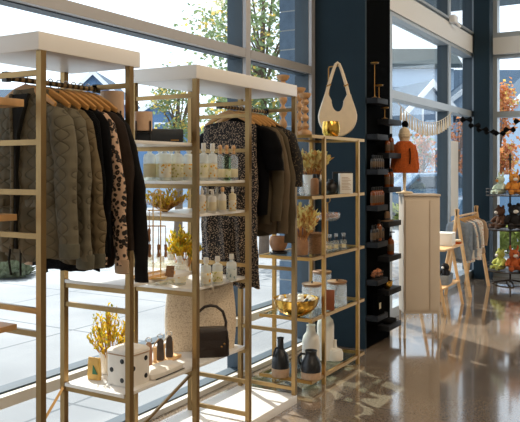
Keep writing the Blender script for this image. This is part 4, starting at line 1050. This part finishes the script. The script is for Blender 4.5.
# ================================================================= GARLANDS
def sag(a, b, s, n):
    a, b = Vector(a), Vector(b); return [a.lerp(b, i/n)-Vector((0, 0, s*4*(i/n)*(1-i/n))) for i in range(n+1)]
t = thing('tassel_garland', 'cream tassel garland strung across the right window', 'garland', (0, 0, 0))
g0, g1 = P(398, 103, 7.1), P(452, 112, 8.55)
pts = sag(g0, g1, .16, 22)
B().tube(pts, .004, 5).build('cord', 'canvas', t)
for k, p_ in enumerate(pts[1:-1]):
    B().lathe([(.010, -.14), (.013, -.135), (.009, -.05), (.006, -.04), (.009, -.03), (.004, -.01), (.002, .004)], 8, tuple(p_)).build('tassel', 'canvas' if k % 2 else 'creamknit', t)
t = thing('bat_garland', 'black bow garland strung from the right window past the navy post', 'garland', (0, 0, 0))
g0, g1, g2 = P(458, 112, 8.75), P(490, 132, 9.35), P(530, 108, 9.0)
pts = sag(g0, g1, .04, 4)+sag(g1, g2, .12, 4)[1:]
B().tube(pts, .0018, 5).build('cord', 'blackplastic', t)
for p_ in pts[1:-1]:
    b = B()
    for sg in (-1, 1):
        rg = []
        for s_, w_ in ((.0, .008), (.022, .022), (.05, .04), (.075, .014)):
            q = Vector(p_)+Vector((RX, RY, 0))*sg*s_; rg.append([q+Vector((RX, RY, 0))*0+Vector((FX*.012*c, FY*.012*c, w_*s2)) for c, s2 in ((1, 0), (0, 1), (-1, 0), (0, -1))])
        b.loft(rg)
    b.build('bow', 'blackcloth', t, False)
# ================================================================= OUTSIDE
struct(bx('ground_outside', 'pave', (-60, 120, 2.86, 140, -.2, -.06)))
struct(bx('ground_front', 'pave', (UE+.16, 120, -60, 2.86, -.2, -.06)))
struct(bx('trim_overhang', 'overhang', (-3.2, 6.6, 2.92, 4.55, 4.1, 4.35)))
struct(bx('trim_overhang_far', 'overhang', (6.6, UE+1.7, 2.92, 4.15, 4.1, 4.35)))
struct(bx('trim_overhang_front', 'overhang', (UE+.16, UE+1.7, -5, 2.92, 4.1, 4.35)))
GZ = -.06
def outp(px, d): p = P(px, 0, d); return (p.x, p.y, GZ)
def tree(label, px, d, zc, rx, rz_, nleaf, ms, lsz, seed, name='tree', trunk=True):
    rr = random.Random(seed); loc = outp(px, d); t = thing(name, label, 'tree', loc, 0, 'trees outside the windows')
    b = B(); top = zc-loc[2]
    b.tube([(0, 0, 0), (.05, 0, top*.4), (0, .05, top*.8), (.03, 0, top+rz_*.5)], [.10, .08, .06, .02], 8)
    b.build('trunk', 'bark', t)
    cl = []
    for i in range(26):
        a = rr.uniform(0, 2*PI); q = rr.uniform(.25, 1)**.6; hz = rr.uniform(-1, 1)
        w = math.sqrt(max(.08, 1-hz*hz*.85))
        cl.append(Vector((rx*q*w*math.cos(a), rx*q*w*math.sin(a), top+rz_*hz)))
    br = B()
    for c in cl[:14]: br.tube([(0, 0, top*.6+c.z*.1), tuple(Vector((0, 0, top*.8)).lerp(c, .5)), tuple(c)], [.03, .02, .008], 5)
    br.build('branches', 'bark', t)['kind'] = 'stuff'
    bs = [B() for _ in ms]
    for i in range(nleaf):
        c = cl[rr.randrange(len(cl))]; g = rx*.26
        p_ = c+Vector((rr.gauss(0, g), rr.gauss(0, g), rr.gauss(0, g)))
        bs[0 if rr.random() < .55 else rr.randrange(len(ms))].leaf(p_, Vector((rr.uniform(-1, 1), rr.uniform(-1, 1), rr.uniform(-1, .6))), Vector((rr.uniform(-1, 1), rr.uniform(-1, 1), 1)), lsz*rr.uniform(.7, 1.3), lsz*.7)
    for b_, m in zip(bs, ms): b_.build('foliage', m, t, False)['kind'] = 'stuff'
    return t
tree('tall loose green and yellow tree behind the long rack', 264, 13, 4.2, 1.2, 1.9, 5600, ['treegreen', 'treegreen', 'treeyellow'], .105, 1)
tree('smaller yellowing tree beside the blue gabled house', 178, 16, 2.85, .45, .75, 1300, ['treegreen', 'treeyellow'], .10, 2)
tree('low leafy tree seen behind the floral dress', 240, 20, 2.7, .9, 1.3, 1700, ['treegreen', 'treeyellow'], .18, 3)
tree('orange leaved tree outside the far window', 498, 23, 2.4, .5, 1.7, 2600, ['treeorange', 'treeorange', 'treeyellow'], .15, 4)
tree('bare autumn shrub tree seen through the middle right pane', 458, 27, 2.2, .5, 1.1, 700, ['treeorange', 'bark'], .13, 5)
tree('small autumn tree seen behind the mannequin', 422, 27, 1.9, .5, .8, 700, ['treeorange', 'treegreen'], .14, 6)
def bush(label, px, d, w, dp, h, m, n, seed, name='shrub', rz=CAMROT):
    rr = random.Random(seed); t = thing(name, label, 'shrub', outp(px, d), rz)
    b = B()
    for i in range(n):
        x, y, z = rr.uniform(-1, 1), rr.uniform(-1, 1), rr.random()
        k_ = math.sqrt(1-.5*z*z)
        b.leaf(Vector((x*w*k_, y*dp*k_, z*h)), Vector((x+rr.uniform(-.5, .5), y+rr.uniform(-.5, .5), z+rr.uniform(0, .8))), Vector((0, .3, 1)), .16*rr.uniform(.7, 1.3), .1)
    b.build('foliage', m, t, False)['kind'] = 'stuff'
    for k in range(5): B().tube([(w*(k-2)*.3, 0, 0), (w*(k-2)*.36, .02, h*.6)], .02, 5).build('stem', 'bark', t)
bush('long dark green hedge beyond the parking lot', 168, 30, 1.6, .5, 1.0, 'hedge', 2200, 1, 'hedge')
bush('yellow green shrub outside the far window', 508, 13.2, .9, .3, .45, 'shrubleaf', 900, 2)
bush('green shrub low outside the right window behind the table', 430, 19, 1.6, .4, .55, 'shrubleaf', 900, 3)
bush('low grassy shrub at the left on the pavement', 2, 10.4, .36, .25, .11, 'grass', 700, 4)
def house(label, px, d, w, dp, hw, hr, mw, mr, wins, rz=CAMROT, name='house', gable=True, grp='houses outside the windows'):
    t = thing(name, label, 'house', outp(px, d), rz, grp)
    b = B()
    if gable:   # gable end faces local -y
        a = [(-w, 0, 0), (w, 0, 0), (w, 0, hw), (0, 0, hw+hr), (-w, 0, hw)]
    else:
        a = [(-w, 0, 0), (w, 0, 0), (w, 0, hw), (-w, 0, hw)]
    b.loft([a, [(x, dp, z) for x, y, z in a]]); b.build('wall', mw, t, False)
    b = B()
    if gable:
        e = .35; sl = hr/w
        for sg in (-1, 1):
            q = [(0, -e, hw+hr), (sg*(w+e), -e, hw-sl*e), (sg*(w+e), -e, hw-sl*e+.22), (0, -e, hw+hr+.26)]
            B().loft([q, [(x, dp+e, z) for x, y, z in q]]).build('roof_slope', mr, t, False)
            q2 = [(0, -e-.08, hw+hr-.06), (sg*(w+e), -e-.08, hw-sl*e-.06), (sg*(w+e), -e-.08, hw-sl*e+.24), (0, -e-.08, hw+hr+.28)]
            B().loft([q2, [(x, -e, z) for x, y, z in q2]]).build('rake_board', 'trimwhite', t, False)
    else:
        e = .4
        q = [(-e, hw), (dp/2, hw+hr), (dp+e, hw), (dp+e, hw+.25), (dp/2, hw+hr+.28), (-e, hw+.25)]
        b.loft([[(-w-e, y, z) for y, z in q], [(w+e, y, z) for y, z in q]]).build('roof', mr, t, False)
    for x, z, ww, hh in wins:
        f = bx('window', 'trimwhite', (x-ww-.1, x+ww+.1, -.06, 0, z-hh-.1, z+hh+.1), t)
        bx('window_pane', 'winblue', (x-ww, x+ww, -.09, -.06, z-hh, z+hh), f)
    return t
house('blue gabled house far beyond the parking lot', 157, 42, 2.0, 6, 4.0, 1.35, 'siding', 'roofblue', [(.3, 3.6, .35, .5)])
house('narrow blue gabled house behind the hanging jackets', 94, 46, 1.7, 6, 5.9, 1.6, 'siding', 'roofblue', [(0, 5.6, .4, .5)])
house('long low blue house beyond the parking lot at the left edge', 10, 58, 4.2, 8, 5.4, 2.6, 'siding', 'roofblue', [(-1, 4, .5, .7), (2, 4, .5, .7)], gable=False)
house('pale building with a row of windows beyond the racks', 158, 62, 2.8, 8, 2.4, .3, 'sidingwhite', 'roofgrey', [(-1.2, 1.2, .8, .35), (1., 1.2, .8, .35)], gable=False)
house('white gabled house seen through the right window', 429, 34, 1.3, 3, 4.1, 1.3, 'sidingwhite', 'roofblue', [(0, 4.0, .3, .4), (-.6, 1.8, .3, .6), (.6, 1.8, .3, .6)], rz=CAMROT+.3)
house('low wing with dark blue roof left of the white gabled house', 402, 38.6, 1.3, 1.8, 4.3, 1.4, 'sidingwhite', 'roofblue', [(0, 2.6, .5, .6)], gable=False)
house('white gabled house between the right window and the far window', 478, 39.2, 1.8, 3, 4.9, 1.35, 'sidingwhite', 'roofblue', [(.9, 3.4, .3, .5)])
house('long white building with grey green roof behind the gabled house', 402, 43.4, 3.1, 3.4, 7.5, 1.2, 'sidingwhite', 'roofgrey', [(-2, 4, .4, .6), (2, 4, .4, .6)], gable=False)
house('white house with shingle roof outside the far window', 575, 33, 3.1, 5, 4.1, 3.1, 'sidingwhite', 'roofblue', [(-1.2, 2.2, .5, .7)], rz=CAMROT-.1)
house('shingle roofed house filling the far window view', 535, 54, 5.6, 6, 6.4, 2.6, 'siding', 'roofblue', [(-2, 3.2, .5, .8), (2, 3.2, .5, .8)], gable=False)
# porch post on a house side and exterior brick pillar
bp = outp(297, 7.6)
t = thing('brick_pillar', 'grey blue brick pillar outside between left window and navy wall', 'pillar', bp, .0)
for k in range(22): bx('brick_course', 'brick', (-.09, .09, -.16, .16, k*.2, k*.2+.186), t)
bx('mortar_core', 'concretekerb', (-.084, .084, -.15, .15, 0, 4.1), t)
# parked car
def car(label, px, d, m, rz):
    t = thing('parked_car', label, 'car', outp(px, d), rz, 'parked cars')
    b = B(); prof = [(-2.1, .3), (-2.15, .6), (-2.05, .85), (-1.3, .95), (-.75, 1.38), (.6, 1.42), (1.25, .98), (2.05, .86), (2.15, .55), (2.1, .3)]
    rings = []
    for y, q in ((-.85, .0), (-.8, .04), (.8, .04), (.85, .0)): rings.append([(x*(1 if q else .98), y*(1-.16*max(0, (z-.9)/.5)), z+q*.4) for x, z in prof])
    b.loft(rings).build('car_body', m, t, ang=30)
    for sg in (-1, 1):
        q = [(-1.15, .98), (-.7, 1.32), (.55, 1.36), (1.05, 1.0)]
        B().loft([[(x, sg*(.86-.12*max(0, (z-.9)/.5)), z) for x, z in q], [(x, sg*(.80-.12*max(0, (z-.9)/.5)), z) for x, z in q]]).build('side_window', 'carglass', t, False)
        for x in (-1.3, 1.35):
            bw = B(); bw.lathe([(.2, -.09), (.31, -.09), (.32, -.05), (.32, .05), (.31, .09), (.2, .09)], 20)
            for vv in bw.bm.verts: vv.co = Vector((x+vv.co.x, sg*.78+vv.co.z, .32+vv.co.y))
            bw.build('wheel', 'tyre', t)
car('blue car parked outside the far window', 530, 17, 'carblue', CAMROT+.15)
car('blue car parked behind the mannequin and cabinet', 428, 21, 'carblue', CAMROT+.3)
car('white car parked beyond the racks', 176, 24, 'sidingwhite', CAMROT+.2)
# ================================================================= LIGHT
W_ = bpy.data.worlds.new('sky'); S.world = W_; W_.use_nodes = True
bg = W_.node_tree.nodes['Background']; bg.inputs[0].default_value = (.86, .93, 1., 1); bg.inputs[1].default_value = 1.9
sd = bpy.data.lights.new('sun', 'SUN'); sd.energy = 6.5; sd.angle = math.radians(.6); sd.color = (1, .93, .82)
so = bpy.data.objects.new('sun', sd); COL.objects.link(so)
el = math.radians(50); sv = Vector((.528*math.cos(el), .849*math.cos(el), math.sin(el)))
so.rotation_euler = sv.to_track_quat('Z', 'Y').to_euler()
def lamp(x, y, z, w, sx, sy, tgt, col=(1, .80, .58)):
    l = bpy.data.lights.new('ceiling_lamp', 'AREA'); l.energy = w; l.shape = 'RECTANGLE'; l.size = sx; l.size_y = sy; l.color = col
    o = bpy.data.objects.new('ceiling_lamp', l); COL.objects.link(o); o.location = (x, y, z)
    o.rotation_euler = (Vector((x, y, z))-Vector(tgt)).to_track_quat('Z', 'Y').to_euler()
for x in (.6, 3.4, 6.2, 9.0):
    lamp(x, -.6, 4.15, 34, 1.6, .5, (x+.3, 1.9, .6))
for x in (.5, 4.5): lamp(x, -3., 4.2, 30, 1.6, .6, (x, -3, 0))
# ================================================================= CAMERA
cd_ = bpy.data.cameras.new('camera'); cam = bpy.data.objects.new('camera', cd_); COL.objects.link(cam)
cd_.sensor_width = 36.; cd_.lens = F/520*36.; cd_.shift_y = -(211-HY)/520.; cd_.clip_start = .05; cd_.clip_end = 400
cam.location = (0, 0, E); cam.rotation_euler = (PI/2, 0, math.atan2(-FX, FY))
S.camera = cam
S.view_settings.view_transform = 'Standard'; S.view_settings.look = 'None'; S.view_settings.exposure = 0.; S.view_settings.gamma = 1.
S.view_settings.use_curve_mapping = False
S.cycles.max_bounces = 8; S.cycles.transparent_max_bounces = 16
